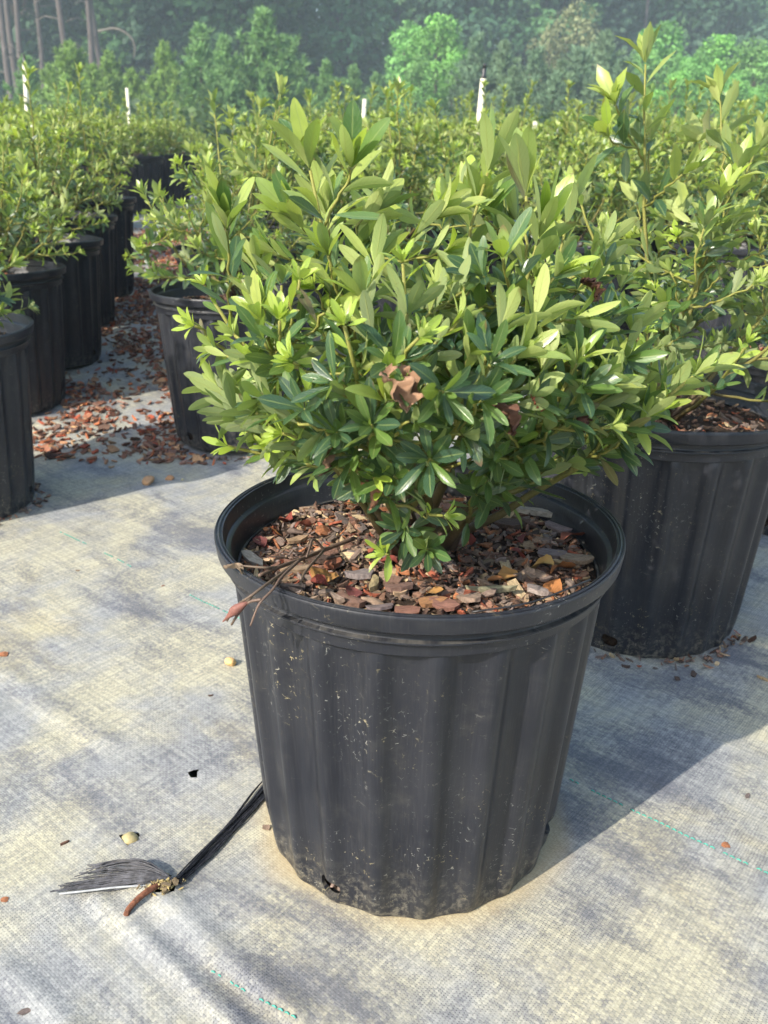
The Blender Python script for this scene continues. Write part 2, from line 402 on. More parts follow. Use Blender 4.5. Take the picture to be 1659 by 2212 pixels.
F2 = [(j * len(xs2) + i, j * len(xs2) + i + 1, (j + 1) * len(xs2) + i + 1, (j + 1) * len(xs2) + i) for j in range(len(ys2) - 1) for i in range(len(xs2) - 1)]
tag(link('terrain', mesh('terrain', V2, F2, M_DIRT)), kind='structure')

# green marker threads in the weave: each dash a stitch
def thread(p0, p1, name, label, gaps, seed):
    rnd = random.Random(seed); root = empty(name, (p0[0], p0[1], 0)); tag(root, label, 'thread')
    b = Bag(); L = np.linalg.norm(p1 - p0); d = (p1 - p0) / L; s = 0.0
    while s < L:
        l = 0.0036
        if not any(a < s / L < c for a, c in gaps) and rnd.random() < 0.82:
            q = p0 + d * s; pts = [q + d * l * k for k in (0, .5, 1)]
            pts = [np.array([p[0], p[1], fab_z(p[0], p[1]) + e]) - np.array([p0[0], p0[1], 0]) for p, e in zip(pts, (0.0002, 0.0011, 0.0002))]
            v, f = tube(pts, 0.00055, 5); b.add(v, f)
        s += 0.0052
    o = link('stitch', b.mesh('stitches', M_TEAL), root); o['kind'] = 'stuff'
l0 = hit(130, 1150)[:2]; l1 = hit(1659, 1890)[:2]
thread(l0, l0 + (l1 - l0) * 1.08, 'marker_thread', 'green marker thread running behind the front pot across the fabric', [(0.06, 0.10), (0.16, 0.27), (0.38, 0.55)], 1)
q0 = hit(432, 2078)[:2]; q1 = hit(560, 2160)[:2]
thread(q0, q0 + (q1 - q0) * 1.6, 'marker_thread', 'short stretch of green marker thread by the fabric creases', [(0.5, 0.6)], 2)

# ------------------------------------------------------------------ pot
PH, PR = 0.2618, 0.145
def flute(a):
    s = math.cos(21 * a + 0.35 * math.sin(21 * a))
    return 0.0035 * math.copysign(abs(s) ** 0.75, s)
def build_pot_meshes():
    N = 288
    def ring(rz, fl, bag):
        pass
    # wall: outer profile (r, z, flute amount), then floor, then inner profile
    outer = [(0.1302, 0.2330, 0.0), (0.1300, 0.2315, 0.2), (0.1297, 0.2285, 0.8)]
    for k in range(1, 20): z = 0.2285 * (1 - k / 20); outer.append((0.1127 + (0.1297 - 0.1127) * z / 0.2285, z, min(1.0, .4 + z / .05)))
    outer += [(0.1129, 0.0035, 0.35), (0.1122, 0.0010, 0.30), (0.1100, 0.0002, 0.1), (0.06, 0.0008, 0), (0.001, 0.0008, 0)]
    inner = [(0.001, 0.0028, 0), (0.06, 0.0028, 0), (0.1085, 0.0030, 0.3)] + [(0.1105 + (0.1280 - 0.1105) * z / 0.2285, z, 0.8) for z in (0.02, 0.07, 0.12, 0.17, 0.21)] + [(0.1285, 0.2330, 0.0)]
    prof = outer + inner
    V, Fc = [], []
    for (r, z, f) in prof:
        for j in range(N):
            a = 2 * math.pi * j / N; rr = r + flute(a) * f * min(1, r / 0.1)
            V.append((rr * math.cos(a), rr * math.sin(a), z))
    k = len(prof)
    for i in range(k):
        i2 = (i + 1) % k
        if i == len(outer) - 1: continue
        for j in range(N):
            j2 = (j + 1) % N
            Fc.append((i * N + j, i * N + j2, i2 * N + j2, i2 * N + j)[::-1])
    # close the tiny centre
    i = len(outer) - 1
    Fc.append(tuple(i * N + j for j in range(N))); Fc.append(tuple((i + 1) * N + j for j in range(N))[::-1])
    wall = mesh('pot_wall', V, Fc, M_POT)
    # drainage holes cut through the wall near the floor
    wo = link('wall', wall); cut = bmesh.new()
    for an, z0 in HOLE_ANG:
        ring_o, ring_i = [], []
        for q in range(20):
            t = 2 * math.pi * q / 20
            da = (0.0090 / 0.113) * math.copysign(abs(math.cos(t)) ** 0.8, math.cos(t)); dz = 0.0076 * math.copysign(abs(math.sin(t)) ** 0.8, math.sin(t))
            for rr, lst in ((0.125, ring_o), (0.098, ring_i)):
                lst.append(cut.verts.new((rr * math.cos(an + da), rr * math.sin(an + da), z0 + dz)))
        for q in range(20): cut.faces.new((ring_o[q], ring_o[(q + 1) % 20], ring_i[(q + 1) % 20], ring_i[q]))
        cut.faces.new(ring_o[::-1]); cut.faces.new(ring_i)
    bmesh.ops.recalc_face_normals(cut, faces=cut.faces)
    cm = bpy.data.meshes.new('cutter'); cut.to_mesh(cm); co = link('cutter', cm)
    md = wo.modifiers.new('b', 'BOOLEAN'); md.object = co; md.operation = 'DIFFERENCE'; md.solver = 'EXACT'
    dg = bpy.context.evaluated_depsgraph_get(); wm = bpy.data.meshes.new_from_object(wo.evaluated_get(dg)); wm.name = 'pot_wall_holed'
    bpy.data.objects.remove(wo); bpy.data.objects.remove(co)
    wm.polygons.foreach_set('use_smooth', [True] * len(wm.polygons))
    bm = bmesh.new(); bm.from_mesh(wm)
    for e in bm.edges:
        if len(e.link_faces) == 2 and e.calc_face_angle(0) > R(35): e.smooth = False
    bm.to_mesh(wm); bm.free()
    # rim: rolled lip, groove, bead, band and inner steps
    rp = [(0.1300, 0.2295), (0.1338, 0.2298), (0.1344, 0.2304), (0.1346, 0.2375), (0.1352, 0.2386), (0.1378, 0.2392), (0.1384, 0.2399), (0.1382, 0.2408),
          (0.1352, 0.2416), (0.1348, 0.2424), (0.1353, 0.2476), (0.1362, 0.2486), (0.1428, 0.2492), (0.1437, 0.2500), (0.1449, 0.2588), (0.1450, 0.2602), (0.1445, 0.2611),
          (0.1438, 0.2612), (0.1436, 0.2605), (0.1428, 0.2604), (0.1425, 0.2615), (0.1417, 0.2618), (0.1410, 0.2614), (0.1408, 0.2604), (0.1401, 0.2603), (0.1398, 0.2609), (0.1391, 0.2607),
          (0.1387, 0.2595), (0.1380, 0.2520), (0.1372, 0.2500), (0.1342, 0.2490), (0.1335, 0.2480), (0.1330, 0.2420), (0.1326, 0.2412), (0.1322, 0.2330), (0.1305, 0.2310)]
    V, Fc = [], []
    N = 160
    for (r, z) in rp:
        for j in range(N):
            a = 2 * math.pi * j / N; w = 1 + 0.0016 * math.sin(2 * a + .6) + 0.0012 * math.sin(5 * a); zz = z + 0.0009 * math.sin(3 * a + 1) * (z - 0.2295) / 0.03
            V.append((r * w * math.cos(a), r * w * math.sin(a), zz))
    k = len(rp)
    for i in range(k):
        for j in range(N):
            j2 = (j + 1) % N; i2 = (i + 1) % k
            Fc.append((i * N + j, i * N + j2, i2 * N + j2, i2 * N + j))
    rim = mesh('pot_rim', V, Fc, M_POT)
    bm = bmesh.new(); bm.from_mesh(rim)
    for e in bm.edges:
        if len(e.link_faces) == 2 and e.calc_face_angle(0) > R(40): e.smooth = False
    bm.to_mesh(rim); bm.free()
    return wm, rim
h1 = at(717, 1923, -0.095); h2 = at(1184, 1808, -0.0)
a1 = math.atan2(h1[1], h1[0]); a2 = -0.30
HOLE_ANG = [(a1, 0.0150), (a2, 0.020), (a1 + math.pi, 0.0150), (a2 + math.pi, 0.019), (math.pi * 0.5, 0.015)]
ME_WALL, ME_RIM = build_pot_meshes()
def pot(loc, rz, s, label, group=None):
    o = empty('nursery_pot', loc, rz, s); tag(o, label, 'pot', group)
    link('wall', ME_WALL, o); link('rim', ME_RIM, o)
    return o

# ------------------------------------------------------------------ bark chips
BARKS = [(0.15, 0.080, 0.055), (0.12, 0.07, 0.05), (0.18, 0.10, 0.065), (0.14, 0.10, 0.08), (0.085, 0.05, 0.036), (0.055, 0.036, 0.028), (0.17, 0.12, 0.085), (0.23, 0.16, 0.10), (0.15, 0.115, 0.10),
         (0.27, 0.11, 0.05), (0.19, 0.055, 0.030), (0.10, 0.075, 0.06), (0.32, 0.24, 0.14)]
def chip_shape(rnd, lx, ly, th, nseg=7, curl=0.0):
    an = sorted(rnd.uniform(0, 2 * math.pi) for _ in range(nseg))
    an = [2 * math.pi * (i + rnd.uniform(-.28, .28)) / nseg for i in range(nseg)]
    P = [(lx * math.copysign(abs(math.cos(a)) ** 0.7, math.cos(a)) * rnd.uniform(.75, 1.1), ly * math.copysign(abs(math.sin(a)) ** 0.7, math.sin(a)) * rnd.uniform(.7, 1.1)) for a in an]
    V = []
    for z, sc_ in ((-th, .92), (th, 1.0)):
        for x, y in P: V.append((x * sc_, y * sc_, z * rnd.uniform(.6, 1.2) + curl * (x / lx) ** 2 * lx))
    V.append((0, 0, -th)); V.append((rnd.uniform(-.2, .2) * lx, rnd.uniform(-.2, .2) * ly, th * 1.3))
    n = nseg; Fc = []
    for i in range(n):
        j = (i + 1) % n
        Fc += [(i, j, n + j, n + i), (j, i, 2 * n), (n + i, n + j, 2 * n + 1)]
    return np.array(V), Fc
rnd0 = random.Random(5)
CHIPS = []
for k in range(48):
    big = k % 3 == 0; c = BARKS[k % len(BARKS)]
    lx = rnd0.uniform(0.0050, 0.0095) if big else rnd0.uniform(0.0045, 0.0095); asp = rnd0.uniform(0.4, 0.85) if big else rnd0.uniform(.13, .42)
    v, f = chip_shape(rnd0, lx, lx * asp, rnd0.uniform(.0007, .0017), rnd0.choice((5, 6, 7, 8)), rnd0.uniform(-.25, .35))
    j = rnd0.uniform(1.1, 2.1)
    CHIPS.append(mesh('chip', v, f, M_BARK, False, tuple(q * j for q in c), np.zeros((len(v), 2))))
CHIPDATA = []
for me in CHIPS:
    v = np.array([x.co for x in me.vertices]); CHIPDATA.append((v, [tuple(p.vertices) for p in me.polygons]))
def rot(rx, ry, rz): return np.array((Matrix.Rotation(rz, 3, 'Z') @ Matrix.Rotation(ry, 3, 'Y') @ Matrix.Rotation(rx, 3, 'X')))
def fine_chips(rnd, n, rad, zf, name, parent, size=(0.35, 0.8), mat=M_BARK, region=None, tone=(1, 1, 1)):
    b = Bag()
    for _ in range(n):
        if region: x, y = region(rnd)
        else:
            q = rad * math.sqrt(rnd.random()); a = rnd.uniform(0, 6.2832); x, y = q * math.cos(a), q * math.sin(a)
        v, f = rnd.choice(CHIPDATA); m = rot(rnd.gauss(0, .35), rnd.gauss(0, .35), rnd.uniform(0, 6.28)) * rnd.uniform(*size)
        c = np.array(rnd.choice(BARKS)) * rnd.uniform(.7, 1.9) * np.array(tone)
        b.add(v @ m.T + np.array([x, y, zf(x, y) + rnd.uniform(0, .0022)]), f, c)
    o = link(name, b.mesh(name, mat, False), parent); o['kind'] = 'stuff'; return o
MZ = 0.2325
def mulch_z(x, y):
    q = math.hypot(x, y)
    return MZ + 0.006 * noise.noise(Vector((x * 22, y * 22, 3))) + 0.006 * math.exp(-(q / 0.05) ** 2)
def soil_mesh():
    V = [(0, 0, mulch_z(0, 0))]; Fc = []; N = 48; rr = [0.012 * k for k in range(1, 11)] + [0.128]
    for q in rr:
        for j in range(N):
            a = 2 * math.pi * j / N; x, y = q * math.cos(a), q * math.sin(a); V.append((x, y, mulch_z(x, y)))
    V2n = len(V)
    for j in range(N):   # a plug that reaches down inside the pot
        a = 2 * math.pi * j / N; V.append((0.1225 * math.cos(a), 0.1225 * math.sin(a), 0.205))
    for j in range(N):
        a = 2 * math.pi * j / N; V.append((0.1055 * math.cos(a), 0.1055 * math.sin(a), 0.004))
    for j in range(N): Fc.append((0, 1 + j, 1 + (j + 1) % N))
    for i in range(len(rr) + 1):
        for j in range(N):
            a, b_ = 1 + i * N + j, 1 + i * N + (j + 1) % N
            Fc.append((a, a + N, b_ + N, b_))
    return mesh('soil', V, Fc, M_SOIL)
ME_SOIL = soil_mesh()
def mulch(loc, rz, s, label, n_parts, n_fine, seed, group=None, front=False):
    rnd = random.Random(seed); o = empty('bark_mulch', loc, rz, s); tag(o, label, 'mulch', group)
    link('soil', ME_SOIL, o)
    fine_chips(rnd, n_fine, 0.126, mulch_z, 'fine_bark', o, (.16, .75))
    for k in range(n_parts):
        q = 0.124 * math.sqrt(rnd.random()); a = rnd.uniform(0, 6.2832); x, y = q * math.cos(a), q * math.sin(a)
        c = link('chip', rnd.choice(CHIPS), o); sc_ = rnd.uniform(.55, 1.25)
        c.location = (x, y, mulch_z(x, y) + rnd.uniform(.001, .0045)); c.rotation_euler = (rnd.gauss(0, .28), rnd.gauss(0, .28), rnd.uniform(0, 6.28)); c.scale = (sc_, sc_, sc_)
    return o

# ------------------------------------------------------------------ leaves
ROWS = [0, .10, .28, .50, .72, .88, .96, 1.0]
def leaf_shape(length, width, fold, curl, rows=ROWS, twist=0.0, ob=1.2, wave=0.0):
    V, L, Fc = [], [], []
    idx = []
    for t in rows:
        w = width * 0.5 * max(0.0, math.sin(math.pi * t ** ob)) ** 0.68 + (0.0009 if t < 0.05 else 0)
        an = curl * t; y = length * (math.sin(an) / curl if abs(curl) > 1e-3 else t); z = -length * ((1 - math.cos(an)) / curl if abs(curl) > 1e-3 else 0)
        if t == 1.0: idx.append((len(V),)); V.append((0, y, z)); L.append((0, 1)); continue
        r = []
        for sx in (-1, 0, 1):
            tw = twist * t; x = sx * w * math.cos(fold); zz = abs(sx) * w * math.sin(fold) + wave * w * math.sin(t * 9 + sx)
            x, zz = x * math.cos(tw) - zz * math.sin(tw), x * math.sin(tw) + zz * math.cos(tw)
            r.append(len(V)); V.append((x, y - zz * math.sin(an) * -0.0, z + zz)); L.append((sx, t))
        idx.append(tuple(r))
    for a, b in zip(idx[:-1], idx[1:]):
        if len(b) == 3: Fc += [(a[0], a[1], b[1], b[0]), (a[1], a[2], b[2], b[1])]
        else: Fc += [(a[0], a[1], b[0]), (a[1], a[2], b[0])]
    return np.array(V), Fc, np.array(L)
SHAPES = []
rs = random.Random(11)
for k in range(7): SHAPES.append(leaf_shape(1.0, rs.uniform(.27, .36), rs.uniform(.12, .5), rs.uniform(-.3, .65), twist=rs.uniform(-.35, .35), ob=rs.uniform(1.2, 1.5), wave=.05))
LOW = []
for k in range(4): LOW.append(leaf_shape(1.0, rs.uniform(.32, .42), rs.uniform(.15, .4), rs.uniform(-.1, .7), rows=[0, .3, .68, 1.0], twist=rs.uniform(-.3, .3), ob=1.2))
TINTS = {'old_shade': [(0.032, 0.078, 0.042), (0.040, 0.092, 0.042), (0.028, 0.070, 0.046)],  # dark older leaves, also used to colour shade into the crown's inside
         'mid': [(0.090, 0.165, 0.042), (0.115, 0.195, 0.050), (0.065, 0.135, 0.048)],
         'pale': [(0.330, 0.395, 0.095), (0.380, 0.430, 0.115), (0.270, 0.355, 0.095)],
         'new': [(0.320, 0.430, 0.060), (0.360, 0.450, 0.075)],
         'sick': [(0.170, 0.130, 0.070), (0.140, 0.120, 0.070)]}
LEAFMESH = {}
for kd, ts in TINTS.items():
    for ti, t in enumerate(ts):
        for si, (v, f, l) in enumerate(SHAPES): LEAFMESH[(kd, ti, si)] = mesh('leaf_' + kd, v, f, M_LEAF, True, t, l)

def frame_leaf(base, d, n, size):
    y = nrm(d); x = nrm(np.cross(y, n)); z = np.cross(x, y)
    M = np.eye(4); M[:3, 0] = x * size; M[:3, 1] = y * size; M[:3, 2] = z * size; M[:3, 3] = base
    return M
class Shrub:
    def __init__(s): s.stems = []; s.leaves = []      # stems: (pts, radii, tints); leaves: (matrix, kind)
def perp(d, rnd):
    a = nrm(np.array([rnd.gauss(0, 1), rnd.gauss(0, 1), rnd.gauss(0, 1)])); return nrm(np.cross(d, a))
BROWN = np.array([0.075, 0.045, 0.030]); OLIVE = np.array([0.16, 0.15, 0.035]); GREEN = np.array([0.22, 0.22, 0.05])
def leafy(sh, pts, rnd, style, dens=1.0, lsize=1.0, span=0.085):
    """leaves along the last `span` metres of a shoot and a whorl on its tip"""
    pts = np.array(pts); seg = np.linalg.norm(np.diff(pts, axis=0), axis=1); cum = np.concatenate([[0], np.cumsum(seg)]); L = cum[-1]
    def P(s):
        i = min(len(seg) - 1, max(0, int(np.searchsorted(cum, s) - 1))); t = (s - cum[i]) / (seg[i] + 1e-9)
        return pts[i] + (pts[i + 1] - pts[i]) * t, nrm(pts[i + 1] - pts[i])
    big = style == 'B'
    if big: style = 'T'; lsize *= 1.35; dens *= .75
    phi = rnd.uniform(0, 6.28); span = min(span, L * 0.85)
    s = L - span
    def put(p, d, phi, inc, size, kind):
        a = nrm(np.cross(d, np.array([0.123, 0.456, 0.789]))); b = np.cross(d, a); o = a * math.cos(phi) + b * math.sin(phi)
        inc += rnd.gauss(0, .12); ld = d * math.cos(inc) + o * math.sin(inc); n = d * math.sin(inc) - o * math.cos(inc)
        n = nrm(n + perp(ld, rnd) * rnd.gauss(0, .25))
        if size < 0.004: return
        sh.leaves.append((frame_leaf(p + ld * 0.0012, ld, n, size), kind))
    while s < L - 0.004:
        f = (s - (L - span)) / span
        p, d = P(s); phi += 2.4 + rnd.gauss(0, .25)
        inc = 1.0 - 0.45 * f
        if style == 'T': size = rnd.uniform(.026, .040); kind = rnd.choice(['old_shade', 'old_shade', 'mid'] if f < .45 else ['mid', 'pale', 'pale'] if f < .8 else ['pale', 'pale', 'mid'])  # dark older leaves weighted low on the shoot, painting in the crown's inner shade
        elif style == 'N': size = rnd.uniform(.022, .036) * (1 - .35 * f); kind = rnd.choice(['old_shade', 'mid'] if f < .55 else ['mid', 'new'])
        else: size = rnd.uniform(.024, .038); kind = rnd.choice(['old_shade', 'old_shade', 'old_shade', 'mid'] if f < .8 else ['mid', 'old_shade'])
        if rnd.random() < 0.012: kind = 'sick'
        put(p, d, phi, inc, size * lsize, kind)
        s += rnd.uniform(.0050, .0085) / dens
    p, d = P(L)
    if style == 'T':
        for k in range(rnd.randint(5, 7)): phi += 2.4; put(p, d, phi, rnd.uniform(.22, .45) if big else rnd.uniform(.30, .60), rnd.uniform(.028, .042) * lsize, rnd.choice(['pale', 'pale', 'mid', 'new']))
        for k in range(3): phi += 2.4; put(p, d, phi, rnd.uniform(.1, .25), rnd.uniform(.016, .027) * lsize, rnd.choice(['new', 'pale']))
    elif style == 'N':
        for k in range(rnd.randint(6, 8)): phi += 2.4; put(p, d, phi, rnd.uniform(.45, .95), rnd.uniform(.014, .022) * lsize, 'new')
        for k in range(4): phi += 2.4; put(p, d, phi, rnd.uniform(.1, .4), rnd.uniform(.009, .015) * lsize, 'new')
    else:
        for k in range(rnd.randint(6, 8)): phi += 2.4; put(p, d, phi, rnd.uniform(.5, 1.1), rnd.uniform(.022, .036) * lsize, rnd.choice(['old_shade', 'mid', 'old_shade']))
        for k in range(2): phi += 2.4; put(p, d, phi, rnd.uniform(.1, .5), rnd.uniform(.010, .018) * lsize, 'mid')
def grow(tips, base, rnd, n_main=12, dens=1.0, lsize=1.0, r0=0.0034, span=0.085):
    """tips: list of (point, style). Main stems from the base, the rest branch off them."""
    sh = Shrub(); base = np.array(base, float)
    tips = [(np.array(t, float), st) for t, st in tips]
    order = sorted(range(len(tips)), key=lambda i: -np.linalg.norm(tips[i][0] - base))
    mains = []
    for i in order:      # spread the main stems over directions
        d = nrm(tips[i][0] - base)
        if len(mains) < n_main and all(d @ nrm(tips[j][0] - base) < 0.965 for j in mains): mains.append(i)
    nodes = []           # (point, tangent, radius)
    def stem(p0, t0, p1, ra, rb, style, c0, first):
        up = nrm(0.62 * np.array([0, 0, 1.0]) + 0.45 * nrm(p1 - base) + 0.25 * t0)
        Ls = np.linalg.norm(p1 - p0)
        ctrl = (p0 + t0 * Ls * 0.45) * 0.55 + (p1 - up * Ls * 0.45) * 0.45
        pts = bez(p0, ctrl, p1, 9); k = len(pts)
        wob = np.array([[rnd.gauss(0, 1), rnd.gauss(0, 1), rnd.gauss(0, .5)] for _ in range(k)]) * 0.0016; wob[0] = 0; wob[-1] = 0
        pts = pts + wob
        rad = [ra + (rb - ra) * (j / (k - 1)) ** 0.8 for j in range(k)]
        col = [c0 + (GREEN - c0) * min(1, (j / (k - 1)) * 1.5) ** 1.5 for j in range(k)]
        sh.stems.append((pts, rad, col))
        for j in range(1, k - 1): nodes.append((pts[j], nrm(pts[j + 1] - pts[j]), rad[j], col[j]))
        leafy(sh, pts, rnd, style, dens, lsize, span)
    for i in mains:
        p1, st = tips[i]; d = nrm(p1 - base)
        t0 = nrm(np.array([d[0] * 1.2, d[1] * 1.2, max(.3, d[2])]))
        j = np.array([rnd.gauss(0, .012), rnd.gauss(0, .012), 0])
        stem(base + j, t0, p1, r0 * rnd.uniform(.8, 1.2), 0.0010, st, BROWN, True)
    for i in order:
        if i in mains: continue
        p1, st = tips[i]
        NP = np.array([nd[0] for nd in nodes]); ND = np.array([nd[1] for nd in nodes]); vv = p1 - NP; Ld = np.linalg.norm(vv, axis=1)
        cost = Ld + 0.10 * (1 - (vv * ND).sum(1) / (Ld + 1e-9)) + np.where(vv[:, 2] < 0, 0.2, 0) + np.where(Ld < 0.035, 9, 0)
        nd = nodes[int(cost.argmin())]; v = nrm(p1 - nd[0])
        stem(nd[0], nrm(nd[1] * .6 + v * .7), p1, min(nd[2] * .85, 0.0018), 0.0009, st, nd[3], False)
    return sh
def build_shrub(name, sh, loc, label, rnd, n_leaf, group=None, low=False, rz=0.0, s=1.0, sides=6):
    root = empty(name, loc, rz, s); tag(root, label, 'shrub', group)
    loc = np.array(loc, float)
    for pts, rad, col in sh.stems:
        v, f = tube(np.array(pts) - loc, rad, sides); c = np.repeat(np.array(col), sides, axis=0)
        b = Bag(); b.add(v, f, c); link('branch', b.mesh('branch', M_STEM), root)
    def key(i):
        u, v, w = project(sh.leaves[i][0][:3, 3] + sh.leaves[i][0][:3, 1] * .5)
        return w + (0 if -20 < u < W0 + 20 and -20 < v < H0 + 20 else 5)
    order = sorted(range(len(sh.leaves)), key=key)
    for i in order[:n_leaf]:
        M, kind = sh.leaves[i]; ti = rnd.randrange(len(TINTS[kind])); si = rnd.randrange(len(SHAPES))
        o = link('leaf', LEAFMESH[(kind, ti, si)], root)
        Mx = Matrix(M.tolist()); Mx.translation = Vector(M[:3, 3] - loc); o.matrix_basis = Mx
    rest = Bag()
    for i in order[n_leaf:]: rest_leaf(rest, sh.leaves[i], rnd, loc, low)
    if rest.v: o = link('foliage', rest.mesh('foliage', M_LEAF), root); o['kind'] = 'stuff'
    return root
def rest_leaf(bag, lf, rnd, loc, low):
    M, kind = lf; v, f, l = rnd.choice(LOW if low else SHAPES)
    t = np.array(rnd.choice(TINTS[kind])) * rnd.uniform(.9, 1.12)
    bag.add(v @ M[:3, :3].T + M[:3, 3] - loc, f, t, l)

# ------------------------------------------------------------------ the front pot and its shrub
pot((0, 0, 0), 0, 1.0, 'black ribbed plastic nursery pot standing in front of all the others, fully in view')
FM = mulch((0, 0, 0), 0, 1.0, 'reddish brown bark mulch filling the front pot', 272, 4200, 21)
def special_chip(u, v, lx, ly, th, rz, col, seed, tilt=(0, 0), dz=.004, curl=0.1, nseg=9):
    r_ = random.Random(seed); vv, f = chip_shape(r_, lx, ly, th, nseg, curl)
    p = hit(u, v, MZ + .005); c = link('chip', mesh('chip', vv, f, M_BARK, False, col, np.zeros((len(vv), 2))), FM)
    c.location = (p[0], p[1], mulch_z(p[0], p[1]) + dz); c.rotation_euler = (tilt[0], tilt[1], rz)
PALE = (0.42, 0.37, 0.31); GREY = (0.24, 0.20, 0.19)
for a in [(545, 1203, .0125, .0048, .0016, -.75, PALE, 1, (.1, .2)), (1165, 1108, .030, .0042, .0022, -.22, PALE, 2, (0, 0)), (1100, 1128, .013, .0085, .002, -.2, (.10, .065, .05), 3),
          (775, 1242, .0105, .0095, .0022, .5, GREY, 4, (-.25, .1)), (860, 1272, .0120, .0085, .002, .3, (.20, .12, .095), 5, (-.3, 0)), (808, 1265, .010, .0032, .002, 1.45, (.30, .24, .13), 6),
          (1165, 1268, .0105, .0085, .0018, -.4, (.33, .27, .24), 7, (-.25, .1)), (1060, 1283, .020, .0030, .0018, .08, (.26, .24, .15), 8), (1015, 1300, .0085, .008, .002, .2, (.28, .20, .15), 9, (-.3, 0)),
          (1240, 1205, .0145, .006, .002, -.2, (.27, .21, .15), 10), (1190, 1195, .012, .0075, .0018, -.1, (.19, .15, .145), 11), (700, 1205, .014, .0095, .0022, .3, (.085, .055, .042), 12, (-.15, .1)),
          (820, 1310, .0110, .0075, .0012, .2, (.19, .15, .15), 13, (-.35, 0)), (640, 1225, .012, .005, .002, .0, (.24, .17, .11), 14), (1205, 1140, .012, .006, .0016, -.8, (.24, .18, .175), 15),
          (630, 1272, .0095, .006, .002, .1, (.075, .06, .055), 16, (-.3, 0)), (760, 1300, .0125, .0045, .002, -.7, (.17, .10, .075), 17), (640, 1160, .010, .004, .0015, .6, (.30, .20, .12), 18),
          (720, 1215, .009, .005, .002, 1.0, (.26, .10, .055), 19), (930, 1305, .0105, .006, .0018, .3, (.33, .17, .08), 20), (960, 1310, .010, .006, .0016, -.3, (.24, .12, .09), 22), (880, 1318, .009, .006, .0016, -.1, (.22, .11, .08), 23)]:
    special_chip(*a)
def dead_leaf_mesh(seed, col, n=6, m=5, curl=1.6, rough=.3):
    r_ = random.Random(seed); V, Fc = [], []
    for i in range(n):
        t = i / (n - 1); w = .42 * math.sin(math.pi * (0.06 + .9 * t)) ** .7 * r_.uniform(.75, 1.1)
        for j in range(m):
            s = j / (m - 1) * 2 - 1; an = s * curl * (0.6 + .6 * t)
            V.append((w * math.sin(an) / max(curl * .7, .4) + r_.gauss(0, .03 * rough / .3), t - .5 + r_.gauss(0, .02), w * (1 - math.cos(an)) / max(curl * .7, .4) + .12 * math.sin(t * 5) + r_.gauss(0, .05 * rough / .3)))
    for i in range(n - 1):
        for j in range(m - 1): a = i * m + j; Fc.append((a, a + 1, a + m + 1, a + m))
    return mesh('dead_leaf', V, Fc, M_DEAD, True, col, np.zeros((len(V), 2)))
def ragged_leaf_mesh(seed, col, n=22, m=16):
    V, Fc = [], []
    for i in range(n):
        t = i / (n - 1) - .5
        for j in range(m):
            q = (j / (m - 1) - .5) * .75
            a = noise.noise(Vector((t * 4, q * 4, seed))); b_ = noise.noise(Vector((t * 9, q * 9, seed + 7)))
            V.append((q + .10 * a, t + .08 * b_, .36 * a + .22 * b_ + .8 * q * q + .16 * math.sin(q * 16 + 3 * t)))
    for i in range(n - 1):
        for j in range(m - 1):
            t, q = i / (n - 1) - .5, (j / (m - 1) - .5) * .75
            edge = (t / .5) ** 2 + (q / .40) ** 2 + .9 * noise.noise(Vector((t * 5, q * 5, seed + 3)))
            hole = math.hypot(t - .22, q + .03) < .11
            if edge < .95 and not hole: a = i * m + j; Fc.append((a, a + 1, a + m + 1, a + m))
    return mesh('dead_leaf', V, Fc, M_DEAD, True, col, np.zeros((len(V), 2)))
rl = random.Random(77)
ORANGE = [(0.36, 0.15, 0.05), (0.42, 0.22, 0.07), (0.22, 0.05, 0.035), (0.30, 0.10, 0.06), (0.16, 0.05, 0.045), (0.48, 0.30, 0.10)]
for (u, v, ln, ci) in [(700, 1247, .022, 1), (1170, 1222, .020, 5), (1100, 1243, .017, 1), (1235, 1158, .020, 3), (1075, 1255, .013, 0), (840, 1215, .013, 2), (620, 1120, .015, 2), (655, 1135, .014, 3), (1215, 1230, .018, 0), (1010, 1170, .013, 2),
                       (1120, 1195, .013, 2), (690, 1262, .012, 2), (760, 1285, .012, 4), (590, 1140, .014, 0), (935, 1290, .014, 1), (1195, 1265, .014, 0), (1130, 1165, .012, 4), (560, 1165, .012, 4)]:
    p = hit(u, v, MZ + .006); o = link('fallen_leaf', dead_leaf_mesh(rl.randint(0, 999), ORANGE[ci], curl=rl.uniform(.4, 1.2), rough=.12), FM)
    o.location = (p[0], p[1], mulch_z(p[0], p[1]) + .0055); o.rotation_euler = (rl.gauss(0, .3), rl.gauss(0, .3), rl.uniform(0, 6.28)); o.scale = (ln,) * 3

